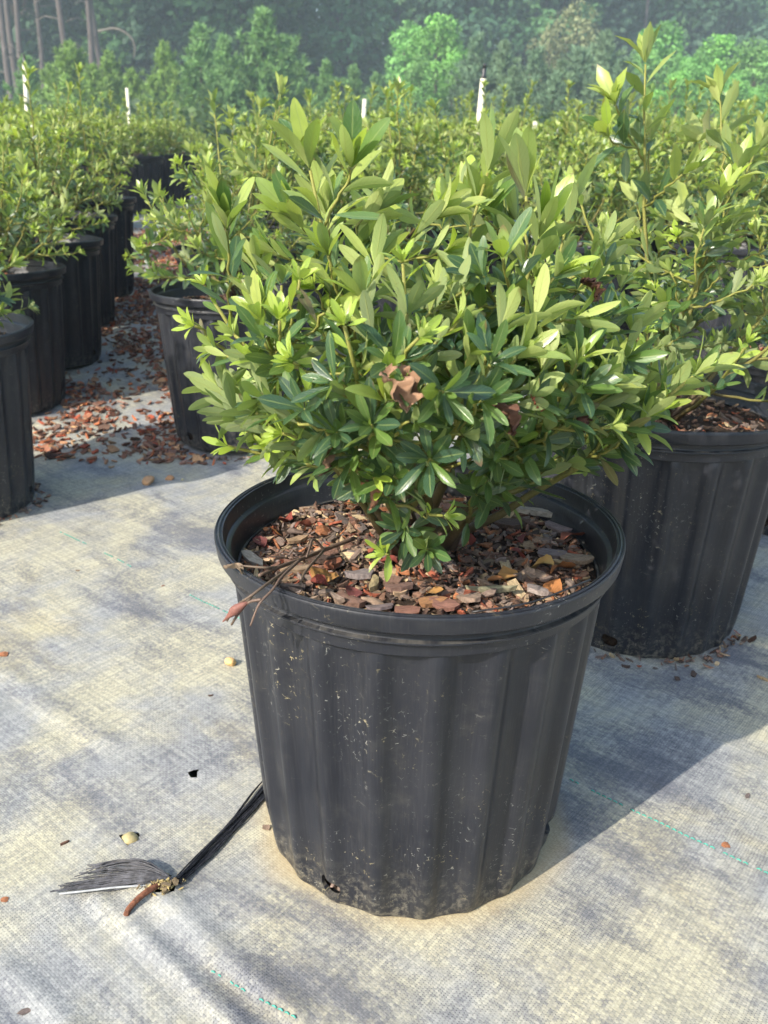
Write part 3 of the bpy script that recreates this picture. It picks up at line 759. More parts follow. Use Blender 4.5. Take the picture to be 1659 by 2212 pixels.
for an, z0 in HOLE_ANG[:2]:
    for k in range(10):
        o = link('chip', rl.choice(CHIPS), FM); a = an + rl.gauss(0, .045); q = .1085; o.location = (q * math.cos(a), q * math.sin(a), z0 + rl.gauss(0, .003)); o.rotation_euler = (rl.uniform(0, 3), rl.uniform(0, 3), rl.uniform(0, 6)); o.scale = (.7,) * 3
rf = random.Random(3)
BASE = np.array([0.0, 0.004, MZ + 0.003])
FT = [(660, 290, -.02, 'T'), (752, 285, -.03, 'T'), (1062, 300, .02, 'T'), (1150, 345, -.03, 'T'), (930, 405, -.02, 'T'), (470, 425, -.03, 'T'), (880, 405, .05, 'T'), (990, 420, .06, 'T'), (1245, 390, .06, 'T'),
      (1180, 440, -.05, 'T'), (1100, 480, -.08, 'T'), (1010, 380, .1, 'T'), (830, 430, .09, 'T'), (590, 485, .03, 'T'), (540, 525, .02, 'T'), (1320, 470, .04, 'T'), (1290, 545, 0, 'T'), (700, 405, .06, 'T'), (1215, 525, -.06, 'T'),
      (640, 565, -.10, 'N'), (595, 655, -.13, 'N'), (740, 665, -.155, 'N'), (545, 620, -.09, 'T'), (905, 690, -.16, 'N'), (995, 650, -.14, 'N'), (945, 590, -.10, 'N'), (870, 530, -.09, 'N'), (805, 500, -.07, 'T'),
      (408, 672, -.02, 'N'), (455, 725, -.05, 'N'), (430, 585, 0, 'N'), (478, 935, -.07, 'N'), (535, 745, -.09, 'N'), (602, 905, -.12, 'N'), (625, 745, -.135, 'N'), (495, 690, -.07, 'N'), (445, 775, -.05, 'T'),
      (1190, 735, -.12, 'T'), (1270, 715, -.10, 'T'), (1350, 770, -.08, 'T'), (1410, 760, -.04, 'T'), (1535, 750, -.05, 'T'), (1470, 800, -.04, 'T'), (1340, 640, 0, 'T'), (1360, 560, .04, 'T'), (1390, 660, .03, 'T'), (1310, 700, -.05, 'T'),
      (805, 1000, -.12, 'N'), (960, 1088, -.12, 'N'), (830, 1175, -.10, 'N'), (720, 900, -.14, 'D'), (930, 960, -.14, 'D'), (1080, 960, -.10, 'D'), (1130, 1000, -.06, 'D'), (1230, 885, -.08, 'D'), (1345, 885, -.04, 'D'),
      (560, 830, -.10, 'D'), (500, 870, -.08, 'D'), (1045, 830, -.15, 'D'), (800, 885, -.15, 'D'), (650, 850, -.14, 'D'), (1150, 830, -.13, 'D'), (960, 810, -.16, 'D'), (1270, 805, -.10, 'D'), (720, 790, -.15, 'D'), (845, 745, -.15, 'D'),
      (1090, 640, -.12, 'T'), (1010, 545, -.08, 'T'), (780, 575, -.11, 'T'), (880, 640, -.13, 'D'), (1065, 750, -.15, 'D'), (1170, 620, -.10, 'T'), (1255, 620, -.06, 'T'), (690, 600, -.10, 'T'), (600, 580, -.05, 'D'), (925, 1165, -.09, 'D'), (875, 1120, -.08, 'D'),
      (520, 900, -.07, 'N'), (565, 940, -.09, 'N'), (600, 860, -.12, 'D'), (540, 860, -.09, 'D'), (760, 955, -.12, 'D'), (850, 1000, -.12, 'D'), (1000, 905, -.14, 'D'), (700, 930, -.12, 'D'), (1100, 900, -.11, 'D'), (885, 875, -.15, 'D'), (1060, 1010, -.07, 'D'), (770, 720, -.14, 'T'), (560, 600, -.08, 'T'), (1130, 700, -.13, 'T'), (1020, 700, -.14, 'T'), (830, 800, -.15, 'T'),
      (1060, 400, .04, 'T'), (1130, 420, .06, 'T'), (780, 400, .0, 'T'), (640, 420, .04, 'T'), (960, 470, -.03, 'T'), (700, 480, -.04, 'T'), (1050, 560, -.08, 'D'), (560, 700, -.10, 'D'), (1420, 850, -.05, 'T'), (1330, 830, -.08, 'D'), (480, 820, -.05, 'D'), (620, 960, -.08, 'D'), (680, 960, -.10, 'D'), (1180, 930, -.05, 'D')]
tips = []
for (u, v, y, st) in FT:
    p = at(u, v, y); d = nrm(np.array([0, 0, .6]) + .5 * nrm(p - BASE)); tips.append((p - d * (.020 if st == 'T' else .010), 'B' if st == 'T' and v < 470 else st))
for k in range(75):     # the far side and the inside of the crown
    a = rf.uniform(0.05, math.pi - 0.05) if k < 50 else rf.uniform(0, 6.28); el = rf.uniform(.12, 1.25) if k < 50 else rf.uniform(.45, 1.3); q = rf.uniform(.55, 1.0) if k < 50 else rf.uniform(.45, .75)
    p = BASE + np.array([math.cos(a) * math.cos(el) * .20 * q + .02, math.sin(a) * math.cos(el) * .17 * q, .02 + math.sin(el) * .235 * q])
    tips.append((p, rf.choice(['T', 'T', 'D', 'D', 'N'])))
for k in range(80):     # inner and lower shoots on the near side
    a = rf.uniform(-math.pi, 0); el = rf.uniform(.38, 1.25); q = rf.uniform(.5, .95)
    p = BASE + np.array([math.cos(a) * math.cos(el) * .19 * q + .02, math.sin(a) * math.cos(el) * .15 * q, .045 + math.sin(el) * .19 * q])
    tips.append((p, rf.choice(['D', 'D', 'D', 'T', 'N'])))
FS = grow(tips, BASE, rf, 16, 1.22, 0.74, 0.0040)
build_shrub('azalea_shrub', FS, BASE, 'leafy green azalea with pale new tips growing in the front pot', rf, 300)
for (u, v, y, ln, rz, col, lab) in [(868, 838, -.166, .025, .5, (.34, .20, .12), 'pale brown shrivelled leaf caught in the front of the azalea in the front pot'), (1088, 905, -.13, .020, 1.5, (.15, .07, .045), 'long dark brown curled dead leaf hanging low on the front azalea'),
                                (1161, 868, -.13, .011, .3, (.30, .10, .05), 'small rust red dead leaf rolled into a ball in the front azalea'), (1250, 912, -.09, .014, 1.2, (.13, .06, .045), 'dark crumpled dead leaf hanging beside the right pot rim'),
                                (795, 1065, -.11, .018, 1.2, (.33, .16, .09), 'orange brown withered leaf at the foot of the front azalea'), (685, 990, -.12, .020, 1.5, (.17, .10, .06), 'narrow brown upright dead leaf above the mulch of the front pot'), (1275, 625, -.05, .016, 1.3, (.18, .08, .05), 'brown dead leaf stuck between green leaves high in the front azalea')]:
    o = link('dead_leaf', ragged_leaf_mesh(3, col) if u == 868 else dead_leaf_mesh(int(u), col, 13, 10, 2.3, .5)); o.location = at(u, v, y); o.rotation_euler = (R(65), rz - .8, rz); o.scale = (ln,) * 3
    tag(o, lab, 'dead leaf')

# dry twig hanging over the rim
def twig():
    ps = [hit(765, 1163, .243), hit(700, 1188, .246), hit(650, 1208, .254), hit(600, 1226, .263), hit(560, 1243, .266)]
    rt = empty('dry_twig', ps[0]); tag(rt, 'dry branched twig lying on the mulch and hanging over the pot rim', 'twig'); o0 = np.array(ps[0])
    rimy = hit(555, 1275, .265)[1]
    br = [[ps[2], hit(590, 1252, .268), hit(545, 1285, .268), at(510, 1310, rimy - .006), at(490, 1342, rimy - .008)],
          [ps[2], hit(610, 1245, .266), hit(588, 1275, .267), at(560, 1305, rimy - .014), at(541, 1352, rimy - .016)],
          [ps[3], hit(570, 1226, .268), hit(520, 1222, .266)],
          [ps[1], hit(677, 1165, .258), hit(667, 1190, .262), hit(662, 1203, .262)],
          [ps[1], hit(660, 1235, .256), hit(648, 1262, .256)],
          [at(565, 1295, rimy - .012), at(540, 1300, rimy - .012), at(521, 1316, rimy - .012)],
          [at(545, 1285, rimy - .004), at(512, 1330, rimy - .010), at(500, 1350, rimy - .010)]]
    def add(nm, pts, r0, r1, col):
        pp = [p - o0 for p in spline(pts, 5)]; k = len(pp); v, f = tube(pp, [r0 + (r1 - r0) * i / (k - 1) for i in range(k)], 6); b = Bag(); b.add(v, f, col); link(nm, b.mesh('twig', M_STEM), rt)
    add('stem', ps, .0016, .0011, (.13, .085, .06))
    for i, b_ in enumerate(br): add('side_twig', b_, .0011, .0006, (.15, .10, .075) if i % 2 else (.12, .085, .06))
    pd = at(513, 1314, rimy - .012); b = Bag(); pts = [pd + np.array([.006, 0, .004]), pd, pd + np.array([-.004, 0, -.004]), pd + np.array([-.009, 0, -.009])]
    v, f = tube([p - o0 for p in spline(pts, 3)], [.0008, .0016, .0024, .0030, .0031, .0028, .002, .0013, .0008, .0004], 8); b.add(v, f, (.20, .085, .065)); link('seed_pod', b.mesh('pod', M_STEM), rt)
    o = link('dry_leaf', dead_leaf_mesh(8, (.30, .22, .15), curl=1.0), rt); o.location = hit(505, 1230, .264) - o0; o.rotation_euler = (.3, .4, 1.3); o.scale = (.013,) * 3
twig()
p0 = hit(1020, 1322, .2605); p1 = hit(1150, 1300, .2635); p2 = hit(1275, 1252, .264)
v, f = tube(spline([p0, p1, p2], 6), .0006, 5); b = Bag(); b.add(v, f, (.02, .02, .02))
tag(link('black_thread', b.mesh('thread', M_BLACK)), 'thin black plastic thread lying across the rim of the front pot', 'thread')

# ------------------------------------------------------------------ neighbouring pots with shrubs
NEAR = []
def dome_tips(rnd, n, rad, hgt, sprouts=3, spr=.10):
    T = []
    for k in range(n):
        a = rnd.uniform(0, 6.2832); ce = rnd.random() ** .8; el = math.asin(.05 + .95 * ce); q = rnd.uniform(.72, 1.05)
        T.append((np.array([math.cos(a) * math.cos(el) * rad * q, math.sin(a) * math.cos(el) * rad * q, .03 + math.sin(el) * (hgt - .03) * q]), rnd.choice(['T', 'T', 'T', 'N', 'N'] if el > .45 else ['D', 'D', 'N', 'T'])))
    for k in range(int(n * .35)):
        a = rnd.uniform(0, 6.2832); q = rnd.uniform(.3, .65); el = rnd.uniform(.1, 1.3)
        T.append((np.array([math.cos(a) * math.cos(el) * rad * q, math.sin(a) * math.cos(el) * rad * q, .03 + math.sin(el) * hgt * q]), 'D'))
    for k in range(sprouts):
        a = rnd.uniform(0, 6.2832); q = rnd.uniform(0, .6) * rad
        T.append((np.array([math.cos(a) * q, math.sin(a) * q, hgt + rnd.uniform(.3, 1) * spr]), 'T'))
    return T
def near_plant(x, y, s, seed, rad, hgt, n, lab_pot, lab_shrub, lab_mulch, extra=(), n_leaf=300, chips=90, sprouts=1, lsize=.76):
    rnd = random.Random(seed); z = gz(y); loc = (x, y, z)
    pot(loc, rnd.uniform(0, 6.28), s, lab_pot)
    if lab_mulch: mulch(loc, rnd.uniform(0, 6.28), s, lab_mulch, chips, 700, seed)
    base = np.array([x, y, z + (MZ + .004) * s])
    T = [(t + base, st) for t, st in dome_tips(rnd, n, rad, hgt, sprouts)]
    T += [(np.array(p) - np.array([0, 0, .02]), st) for p, st in extra]
    sh = grow(T, base, rnd, 12, 1.0, lsize, .0036)
    build_shrub('azalea_shrub', sh, base, lab_shrub, rnd, n_leaf, low=True, sides=5)
near_plant(.278, .362, 1.02, 31, .20, .24, 80, 'black ribbed pot close behind the front pot, shaded by it', 'sprawling azalea with three tall upright shoots in the shaded pot behind the front pot', 'dark shaded bark mulch in the pot close behind the front pot',
           extra=[(at(1400, 90, .40), 'B'), (at(1562, 165, .42), 'B'), (at(1335, 180, .38), 'B'), (at(1322, 250, .36), 'B'), (at(1410, 260, .42), 'B'), (at(1480, 330, .35), 'B'), (at(1600, 330, .36), 'B'), (at(1530, 260, .45), 'B'), (at(1250, 360, .40), 'N'), (at(1640, 280, .45), 'B')], sprouts=0, lsize=.80)
near_plant(-.690, .664, 1.04, 32, .15, .20, 40, 'black nursery pot at the near end of the left row', 'azalea in the pot at the near end of the left row', 'pale bark chips in the pot at the near end of the left row', n_leaf=60)
near_plant(-.806, 1.150, 1.03, 33, .19, .25, 70, 'second black pot from the near end of the left row', 'azalea spilling low shoots over the second pot of the left row', 'brown bark mulch in the second pot of the left row',
           extra=[(at(150, 485, 1.03), 'N'), (at(95, 425, 1.0), 'N'), (at(165, 520, 1.05), 'N'), (at(70, 470, 1.0), 'N'), (at(45, 360, 1.0), 'T'), (at(130, 455, 1.02), 'N')])
near_plant(-.815, 1.430, 1.03, 34, .18, .26, 60, 'third black pot from the near end of the left row', 'azalea in the third pot of the left row', 'bark mulch in the third pot of the left row', chips=60)
near_plant(-.870, 1.740, 1.03, 35, .18, .26, 60, 'fourth black pot from the near end of the left row', 'azalea in the fourth pot of the left row', 'bark mulch in the fourth pot of the left row', chips=50)
near_plant(-.905, 2.060, 1.03, 36, .19, .26, 60, 'fifth black pot from the near end of the left row', 'azalea in the fifth pot of the left row', 'bark mulch in the fifth pot of the left row', chips=50)
near_plant(-.300, 1.010, 1.03, 37, .19, .26, 75, 'black pot across the aisle, at the near corner of the right block', 'dense azalea at the near corner of the right block, beside the littered aisle', 'bark mulch in the corner pot of the right block',
           extra=[(at(310, 500, 1.0), 'N'), (at(330, 450, 1.0), 'N'), (at(310, 395, 1.0), 'T'), (at(350, 400, 1.0), 'N'), (at(560, 210, 1.1), 'T'), (at(460, 200, 1.15), 'T')])
near_plant(-.345, 1.380, 1.03, 38, .19, .28, 70, 'second black pot of the right block along the littered aisle', 'azalea in the second pot of the right block along the aisle', 'bark mulch in the second pot of the right block along the aisle', chips=50)
near_plant(.590, .700, 1.02, 39, .19, .26, 60, 'black pot behind the shaded pot, beside its right flank', 'azalea in the pot behind the shaded pot', 'bark mulch in the pot behind the shaded pot', n_leaf=200, chips=40)

# ------------------------------------------------------------------ the field of potted azaleas
PROTO = []
for k in range(5):
    rnd = random.Random(100 + k); T = dome_tips(rnd, 84, .20, .250, 1 if k != 2 else 4, .07)
    sh = grow(T, np.zeros(3), rnd, 10, .92, .80, .0036)
    bs, bl = Bag(), Bag()
    for pts, rad, col in sh.stems:
        v, f = tube(pts, rad, 4, False); bs.add(v, f, np.repeat(np.array(col), 4, axis=0))
    for lf in sh.leaves: rest_leaf(bl, lf, rnd, np.zeros(3), True)
    PROTO.append((bs.mesh('branches', M_STEM), bl.mesh('foliage', M_LEAF)))
placed = [(.278, .362), (-.69, .664), (-.806, 1.15), (-.815, 1.43), (-.87, 1.74), (-.905, 2.06), (-.3, 1.01), (-.345, 1.38), (.59, .70), (0, 0)]
rg = random.Random(9)
def lane(y): return -.615 - .12 * (y - 1.2)          # middle of the littered aisle
field = []
y = .55; row = 0
while y < 9.2:
    step = .36 if y < 3 else .42 if y < 6 else .5
    x = -7 + (row % 2) * step / 2
    while x < 7:
        px, py = x + rg.gauss(0, .025), y + rg.gauss(0, .025)
        u, v, w = project((px, py, gz(py) + .5)); mrg = 260 if py < 2 else 60
        if w > .3 and -mrg < u < W0 + mrg and abs(px - lane(py)) > (.30 if py < 4 else .2) and all(math.hypot(px - a, py - b_) > .29 for a, b_ in placed) and not (px < .95 and px > -.62 and py < 1.2) and not (px < -.2 and py < 1.6):
            field.append((px, py)); placed.append((px, py))
        x += step
    y += step * .87; row += 1
print('field plants', len(field))
for k, (x, y) in enumerate(field):
    z = gz(y); rz = rg.uniform(0, 6.28); ps = 1.03
    side = 'left' if x < lane(y) else 'right'
    pot((x, y, z), rz, ps, 'black nursery pot under the crowded azaleas of the %s block' % side, 'pots of the %s block' % side)
    s = rg.uniform(.86, 1.08) * (1 if y < 3 else .93)
    r = empty('azalea_shrub', (x, y, z + .238 * ps), rz, s)
    tag(r, 'bushy light green azalea in the crowded %s block behind the front row' % side, 'shrub', 'azaleas of the %s block' % side)
    bs, bl = PROTO[k % 5] if k % 7 else PROTO[2]
    o = link('branches', bs, r); o['kind'] = 'stuff'; o = link('foliage', bl, r); o['kind'] = 'stuff'
    if y < 2.6: mulch((x, y, z), rz, ps, 'bark mulch in a crowded pot of the %s block' % side, 0, 250, k, 'mulch of the %s block' % side)

# ------------------------------------------------------------------ litter on the fabric
def aisle(rnd):
    while True:
        y = rnd.uniform(.80, 3.4); x = lane(y) + rnd.gauss(0, .14)
        if y < 1.12:
            if rnd.random() > .75: continue
            e = at(340, 900, y)[0]
            x = rnd.gauss(-.42, .05) if rnd.random() < .55 else rnd.gauss(-.62, .05)
            if not (.86 < y): continue
        k = noise.noise(Vector((x * 6, y * 4, 2)))
        if y > 1.12 and k < -.08 and rnd.random() < .8: continue
        if all(math.hypot(x - a, y - b_) > .122 for a, b_ in placed): return x, y
rlit = random.Random(44)
lit = fine_chips(rlit, 5600, 1, lambda x, y: fab_z(x, y) + .001, 'bark_litter', None, (.7, 1.6), region=aisle, tone=(1.2, .93, .82))
tag(lit, 'reddish brown bark litter strewn along the aisle between the pots', 'bark litter')
def ring_litter(rnd):
    while True:
        cx, cy, a0, a1_ = rnd.choice([(-.30, 1.01, 2.6, 5.4), (-.69, .664, -1.0, 1.2), (.278, .362, 3.6, 5.8)])
        a = rnd.uniform(a0, a1_); q = .118 + abs(rnd.gauss(0, .012)); return cx + q * math.cos(a), cy + q * math.sin(a)
l2 = fine_chips(rlit, 260, 1, lambda x, y: fab_z(x, y) + .001, 'bark_crumbs', None, (.4, 1.0), region=ring_litter)
tag(l2, 'bark crumbs gathered around the feet of the pots', 'bark crumbs')
def stone(u, v, r, col, label, seed, sq=(1.25, .95, .7), dz=0.0):
    r_ = random.Random(seed); bm = bmesh.new(); bmesh.ops.create_icosphere(bm, subdivisions=3, radius=1)
    for q in bm.verts:
        k = 1 + .28 * noise.noise(q.co * 1.1 + Vector((seed, 0, 0))) + .07 * noise.noise(q.co * 3.5 + Vector((seed, 3, 0)))
        q.co = Vector((q.co.x * sq[0], q.co.y * sq[1], q.co.z * sq[2])) * k
    V = np.array([q.co for q in bm.verts]) * r; Fc = [tuple(x.index for x in f_.verts) for f_ in bm.faces]; bm.free()
    p = hit(u, v); p = hit(u, v, gz(p[1])); o = link('pebble', mesh('pebble', V, Fc, M_STONE, True, col, np.zeros((len(V), 2))))
    o.location = (p[0], p[1], fab_z(p[0], p[1]) + r * sq[2] * .72 + dz); o.rotation_euler = (r_.gauss(0, .15), r_.gauss(0, .15), r_.uniform(0, 6.28)); tag(o, label, 'pebble')
stone(320, 1046, .0100, (.42, .25, .13), 'largest pebble, tan and rounded, in the shade of the left pot', 1, (1.2, 1.0, .75))
stone(367, 1038, .0056, (.40, .22, .11), 'angular tan pebble beside the largest pebble', 2, (1.3, .8, .8))
stone(497, 1435, .0058, (.62, .40, .17), 'bright yellow tan pebble on sunlit fabric beside the front pot', 3, (1.3, .9, .8))
stone(281, 1810, .0062, (.38, .32, .16), 'dull pebble sitting in a round tear of the fabric', 4, (1.1, 1.0, .8), -.004)
stone(448, 990, .0030, (.55, .28, .10), 'tiny orange pebble in the shade before the aisle pot', 5)
stone(330, 991, .0026, (.7, .7, .68), 'tiny white pebble in the shade before the aisle pot', 6)
stone(394, 1038, .0028, (.45, .40, .25), 'tiny grey tan pebble right of the angular one', 7)
def chip_at(u, v, s, idx, rz, label, col=None):
    p = hit(u, v); p = hit(u, v, gz(p[1])); me = CHIPS[idx % 48]
    o = link('bark_chip', me); o.location = (p[0], p[1], fab_z(p[0], p[1]) + .0016 * s); o.rotation_euler = (.1, .08, rz); o.scale = (s,) * 3; tag(o, label, 'bark chip')
chip_at(240, 1010, 1.3, 7, .7, 'dark bark sliver in the shade between aisle and front pot')
chip_at(1568, 1828, .62, 9, .2, 'red bark crumb lying by the green thread right of the pot')
chip_at(1615, 1720, .55, 21, .9, 'brown bark crumb at the edge of the pot shadow')
chip_at(168, 1233, .45, 33, .6, 'tiny red bark crumb on pale fabric')
chip_at(455, 1505, .5, 4, .4, 'small dark crumb below the yellow pebble')
chip_at(8, 1416, .9, 9, .3, 'reddish bark sliver on the fabric beside the near left pot')
chip_at(352, 1266, .5, 10, .9, 'thin brown sliver on pale fabric beside the front pot')
chip_at(140, 1820, .85, 13, .7, 'curled brown bark sliver beside the torn fabric strip')
chip_at(55, 2182, .6, 21, .5, 'dark red crumb near the fabric creases')
chip_at(10, 1945, .5, 9, .1, 'pinkish bark crumb beside the frayed film')
chip_at(575, 1790, .5, 6, .1, 'tan bark crumb at the left foot of the front pot')
chip_at(1650, 1468, 1.1, 25, -.7, 'slim reddish needle of bark in the pot shadow')
chip_at(590, 968, .8, 20, -.1, 'red bark flake before the corner pot')
chip_at(150, 855 + 100, 1.0, 8, .1, 'long red bark splinter beside the left row')

# torn strip of fabric, frayed film and rusty staple
def strands():
    a = hit(384, 1912, .004); b_ = hit(585, 1690, .003); root = empty('torn_fabric_strip', a); tag(root, 'twisted black strip of torn fabric leading under the front pot, frayed at its end', 'fabric strip'); a0 = np.array(a)
    r_ = random.Random(4); bg = Bag(); side = nrm(np.cross(b_ - a, [0, 0, 1]))
    for k in range(34):
        off = r_.gauss(0, .0026); h = abs(r_.gauss(0, .0016)); pts = []
        for i in range(9):
            t = i / 8; p = a + (b_ - a) * t; sp_ = off * (.55 + .75 * t) + .0012 * math.sin(t * 9 + k)
            q = p + side * sp_; pts.append(np.array([q[0], q[1], fab_z(q[0], q[1]) + .0008 + h * (1.3 - .6 * t)]) - a0)
        v, f = tube(pts, r_.uniform(.0004, .0009), 4, False); bg.add(v, f)
    o = link('twisted_strands', bg.mesh('strands', M_STRAND), root); o['kind'] = 'stuff'
    c = hit(375, 1912, .003); tipz = [(128, 1931), (135, 1924), (150, 1905), (180, 1888), (235, 1884)]
    # film: a thin crumpled sheet between the strands
    V, Fc = [], []; nu, nv = 14, 7
    for i in range(nu):
        t = i / (nu - 1)
        for j in range(nv):
            s = j / (nv - 1); lo = hit(150 + (1 - s) * 0, 1928, 0); e0 = hit(128, 1932, 0); e1 = hit(215, 1884, 0); e = e0 + (e1 - e0) * s
            p = c + (e - c) * t; p[2] = fab_z(p[0], p[1]) + .0016 + .0030 * math.sin(t * 2.6) * (.4 + s) + .0012 * math.sin(s * 11 + t * 4)
            V.append(p - a0)
    for i in range(nu - 1):
        for j in range(nv - 1): q = i * nv + j; Fc.append((q, q + 1, q + nv + 1, q + nv))
    bg = Bag()
    for k in range(110):
        s = r_.random() ** 1.4; e0 = hit(126, 1934, 0); e1 = hit(205, 1880, 0); e = e0 + (e1 - e0) * s; pts = []; T = r_.uniform(.5, 1.08); bow = r_.gauss(.001, .0028)
        for i in range(8):
            t = i / 7 * T; p = c + (e - c) * t + np.array([0, (.006 * s + bow * .8) * math.sin(t * 3.0) + .0006 * math.sin(t * 13 + k), 0]); p[2] = fab_z(p[0], p[1]) + .003 + .0034 * math.sin(t * 2.6) * (.4 + s) + bow * math.sin(t * 3.1) * .6
            pts.append(p - a0)
        v, f = tube(pts, r_.uniform(.00025, .0006), 4, False); bg.add(v, f)
    o = link('loose_fibre', bg.mesh('fibres', M_FILM), root); o['kind'] = 'stuff'
    pts = [hit(128, 1931, .003), hit(190, 1924, .005), hit(250, 1917, .006), hit(320, 1912, .006)]
    v, f = tube([p - a0 for p in spline(pts, 5)], [.0005] + [.0008] * 14 + [.0005], 6); bw = Bag(); bw.add(v, f, (.35, .36, .36)); link('pale_edge', bw.mesh('edge', M_STONE), root)
strands()
sp0 = [hit(272, 1985, -.014), hit(272, 1980, .002), hit(278, 1964, .006), hit(300, 1940, .0085), hit(322, 1923, .0095), hit(340, 1914, .008), hit(352, 1914, .001), hit(352, 1916, -.014)]
stp = np.array(hit(300, 1945, 0)); v, f = tube([p - stp for p in spline(sp0, 5)], .0022, 8)
b = Bag(); b.add(v, f, (1, 1, 1)); o = link('ground_staple', b.mesh('staple', M_RUST)); o.location = stp; tag(o, 'rusty brown steel staple pinning the torn fabric to the ground', 'staple')
lm = fine_chips(random.Random(8), 90, 1, lambda x, y: fab_z(x, y) + .0012, 'dry_moss', None, (.2, .5), M_DEAD, region=lambda r_: tuple(hit(r_.gauss(352, 17), r_.gauss(1925, 9))[:2]))
for i_, d_ in enumerate(lm.data.color_attributes['tint'].data): d_.color = (.34, .27, .12, 1) if (i_ // 17) % 3 else (.16, .12, .07, 1)
tag(lm, 'tan dry moss crumbs in the tear under the staple', 'dry moss')

# ------------------------------------------------------------------ irrigation risers
def riser(u0, v0, u1, v1, y, rad, label, cap=True):
    top = at(u0, v0, y); low = at(u1, v1, y); d = top - low; g = gz(y) - .015; base = low + d * ((g - low[2]) / d[2])
    root = empty('irrigation_riser', base); tag(root, label, 'irrigation riser'); L = np.linalg.norm(top - base); dz = nrm(d)
    b = Bag(); v, f = tube([np.zeros(3), dz * L], rad, 14); b.add(v, f); link('pipe', b.mesh('pipe', M_PVC), root)
    b = Bag(); v, f = tube([dz * (L * .72), dz * (L * .72 + .03)], rad * 1.25, 14); b.add(v, f); link('coupling', b.mesh('coupling', M_PVC), root)
    if cap:
        b = Bag(); v, f = tube([dz * (L - .004), dz * (L + .006), dz * (L + .012), dz * (L + .03), dz * (L + .036)], [rad * .7, rad * 1.1, rad * .6, rad * .75, rad * .4], 12); b.add(v, f)
        h_ = link('sprinkler_head', b.mesh('head', M_BLACK), root)
        b = Bag(); v, f = tube([dz * (L + .036), dz * (L + .05)], [rad * .55, rad * .5], 8); b.add(v, f); link('nozzle', b.mesh('nozzle', M_BLACK), h_)
riser(1044, 170, 1035, 258, 3.0, .0105, 'thick cream irrigation pipe with black sprinkler head standing tallest among the azaleas')
riser(53, 137, 55, 175, 5.2, .0125, 'cream irrigation pipe with dark head before the tall pine trunks')
riser(788, 214, 785, 262, 5.0, .0115, 'slender cream irrigation pipe directly behind the front azalea', False)
riser(274, 190, 276, 216, 7.6, .0125, 'short cream pipe stub showing far down the left block', False)
riser(1157, 262, 1153, 290, 4.6, .0125, 'pale pipe stub leaning beside the tallest riser', False)
riser(1170, 288, 1169, 300, 6.0, .012, 'tiny pipe stub behind the leaning stub', False)

# ------------------------------------------------------------------ trees
def tufts(bag, pts, rnd, ln, wd, col, up=.5, n=5, spread=.8):
    """needle tufts: a few thin blades fanning from each point"""
    for p, d in pts:
        d = nrm(np.asarray(d) + np.array([0, 0, up]))
        for k in range(n):
            q = nrm(d + np.array([rnd.gauss(0, 1), rnd.gauss(0, 1), rnd.gauss(0, 1)]) * spread); s = nrm(np.cross(q, [rnd.gauss(0, 1), rnd.gauss(0, 1), rnd.gauss(0, 1)])) * wd
            l = ln * rnd.uniform(.7, 1.2); j = rnd.uniform(.75, 1.25)
            bag.add([p - s * .6, p + s * .6, p + q * l * .6 + s, p + q * l, p + q * l * .6 - s], [(0, 1, 2, 3, 4)], np.array(col) * j)
def young_pine(seed, h, wid, col):
    rnd = random.Random(seed); fo, tr = Bag(), Bag()
    pts = [np.array([math.sin(k * .9 + seed) * .03 * h * .3, math.cos(k * 1.3) * .02 * h * .3, h * .95 * k / 8]) for k in range(9)]
    v, f = tube(pts, [.03 * h * .55 * (1 - k / 9) + .008 for k in range(9)], 7); tr.add(v, f, (.12, .085, .06))
    z = .10 * h
    while z < h * .97:
        t = z / h; L = wid * ((1 - t) ** .75) * rnd.uniform(.75, 1.15) * min(1, .55 + t * 2); nb = rnd.randint(5, 7); a0 = rnd.uniform(0, 6.28)
        for b_ in range(nb):
            a = a0 + 6.283 * b_ / nb + rnd.gauss(0, .2); l = L * rnd.uniform(.6, 1.2); P = []
            for k in range(6):
                s = k / 5; P.append(np.array([math.cos(a) * l * s, math.sin(a) * l * s, z + l * (.12 * s + .55 * s * s)]))
            v, f = tube(P, [.012 * (1 - s / 7) for s in range(6)], 3, False); tr.add(v, f, (.13, .10, .06))
            pt = []
            for k in range(max(6, int(l * 15))):
                s = rnd.uniform(.22, 1.0); i = min(4, int(s * 5)); p = P[i] + (P[i + 1] - P[i]) * (s * 5 - i) + np.array([rnd.gauss(0, .05), rnd.gauss(0, .05), rnd.gauss(0, .05)]); pt.append((p, P[i + 1] - P[i]))
            tufts(fo, pt, rnd, .24, .022, np.array(col) * rnd.uniform(.75, 1.25), .6, 8, .75)
        z += h * .055 * rnd.uniform(.8, 1.2)
    tufts(fo, [(np.array([0, 0, h * q]), (0, 0, 1)) for q in (.88, .91, .94, .97)], rnd, .25, .018, col, 1.5, 9, .4)
    return tr.mesh('pine_trunk', M_TRUNK), fo.mesh('pine_crown', M_FOL, False)
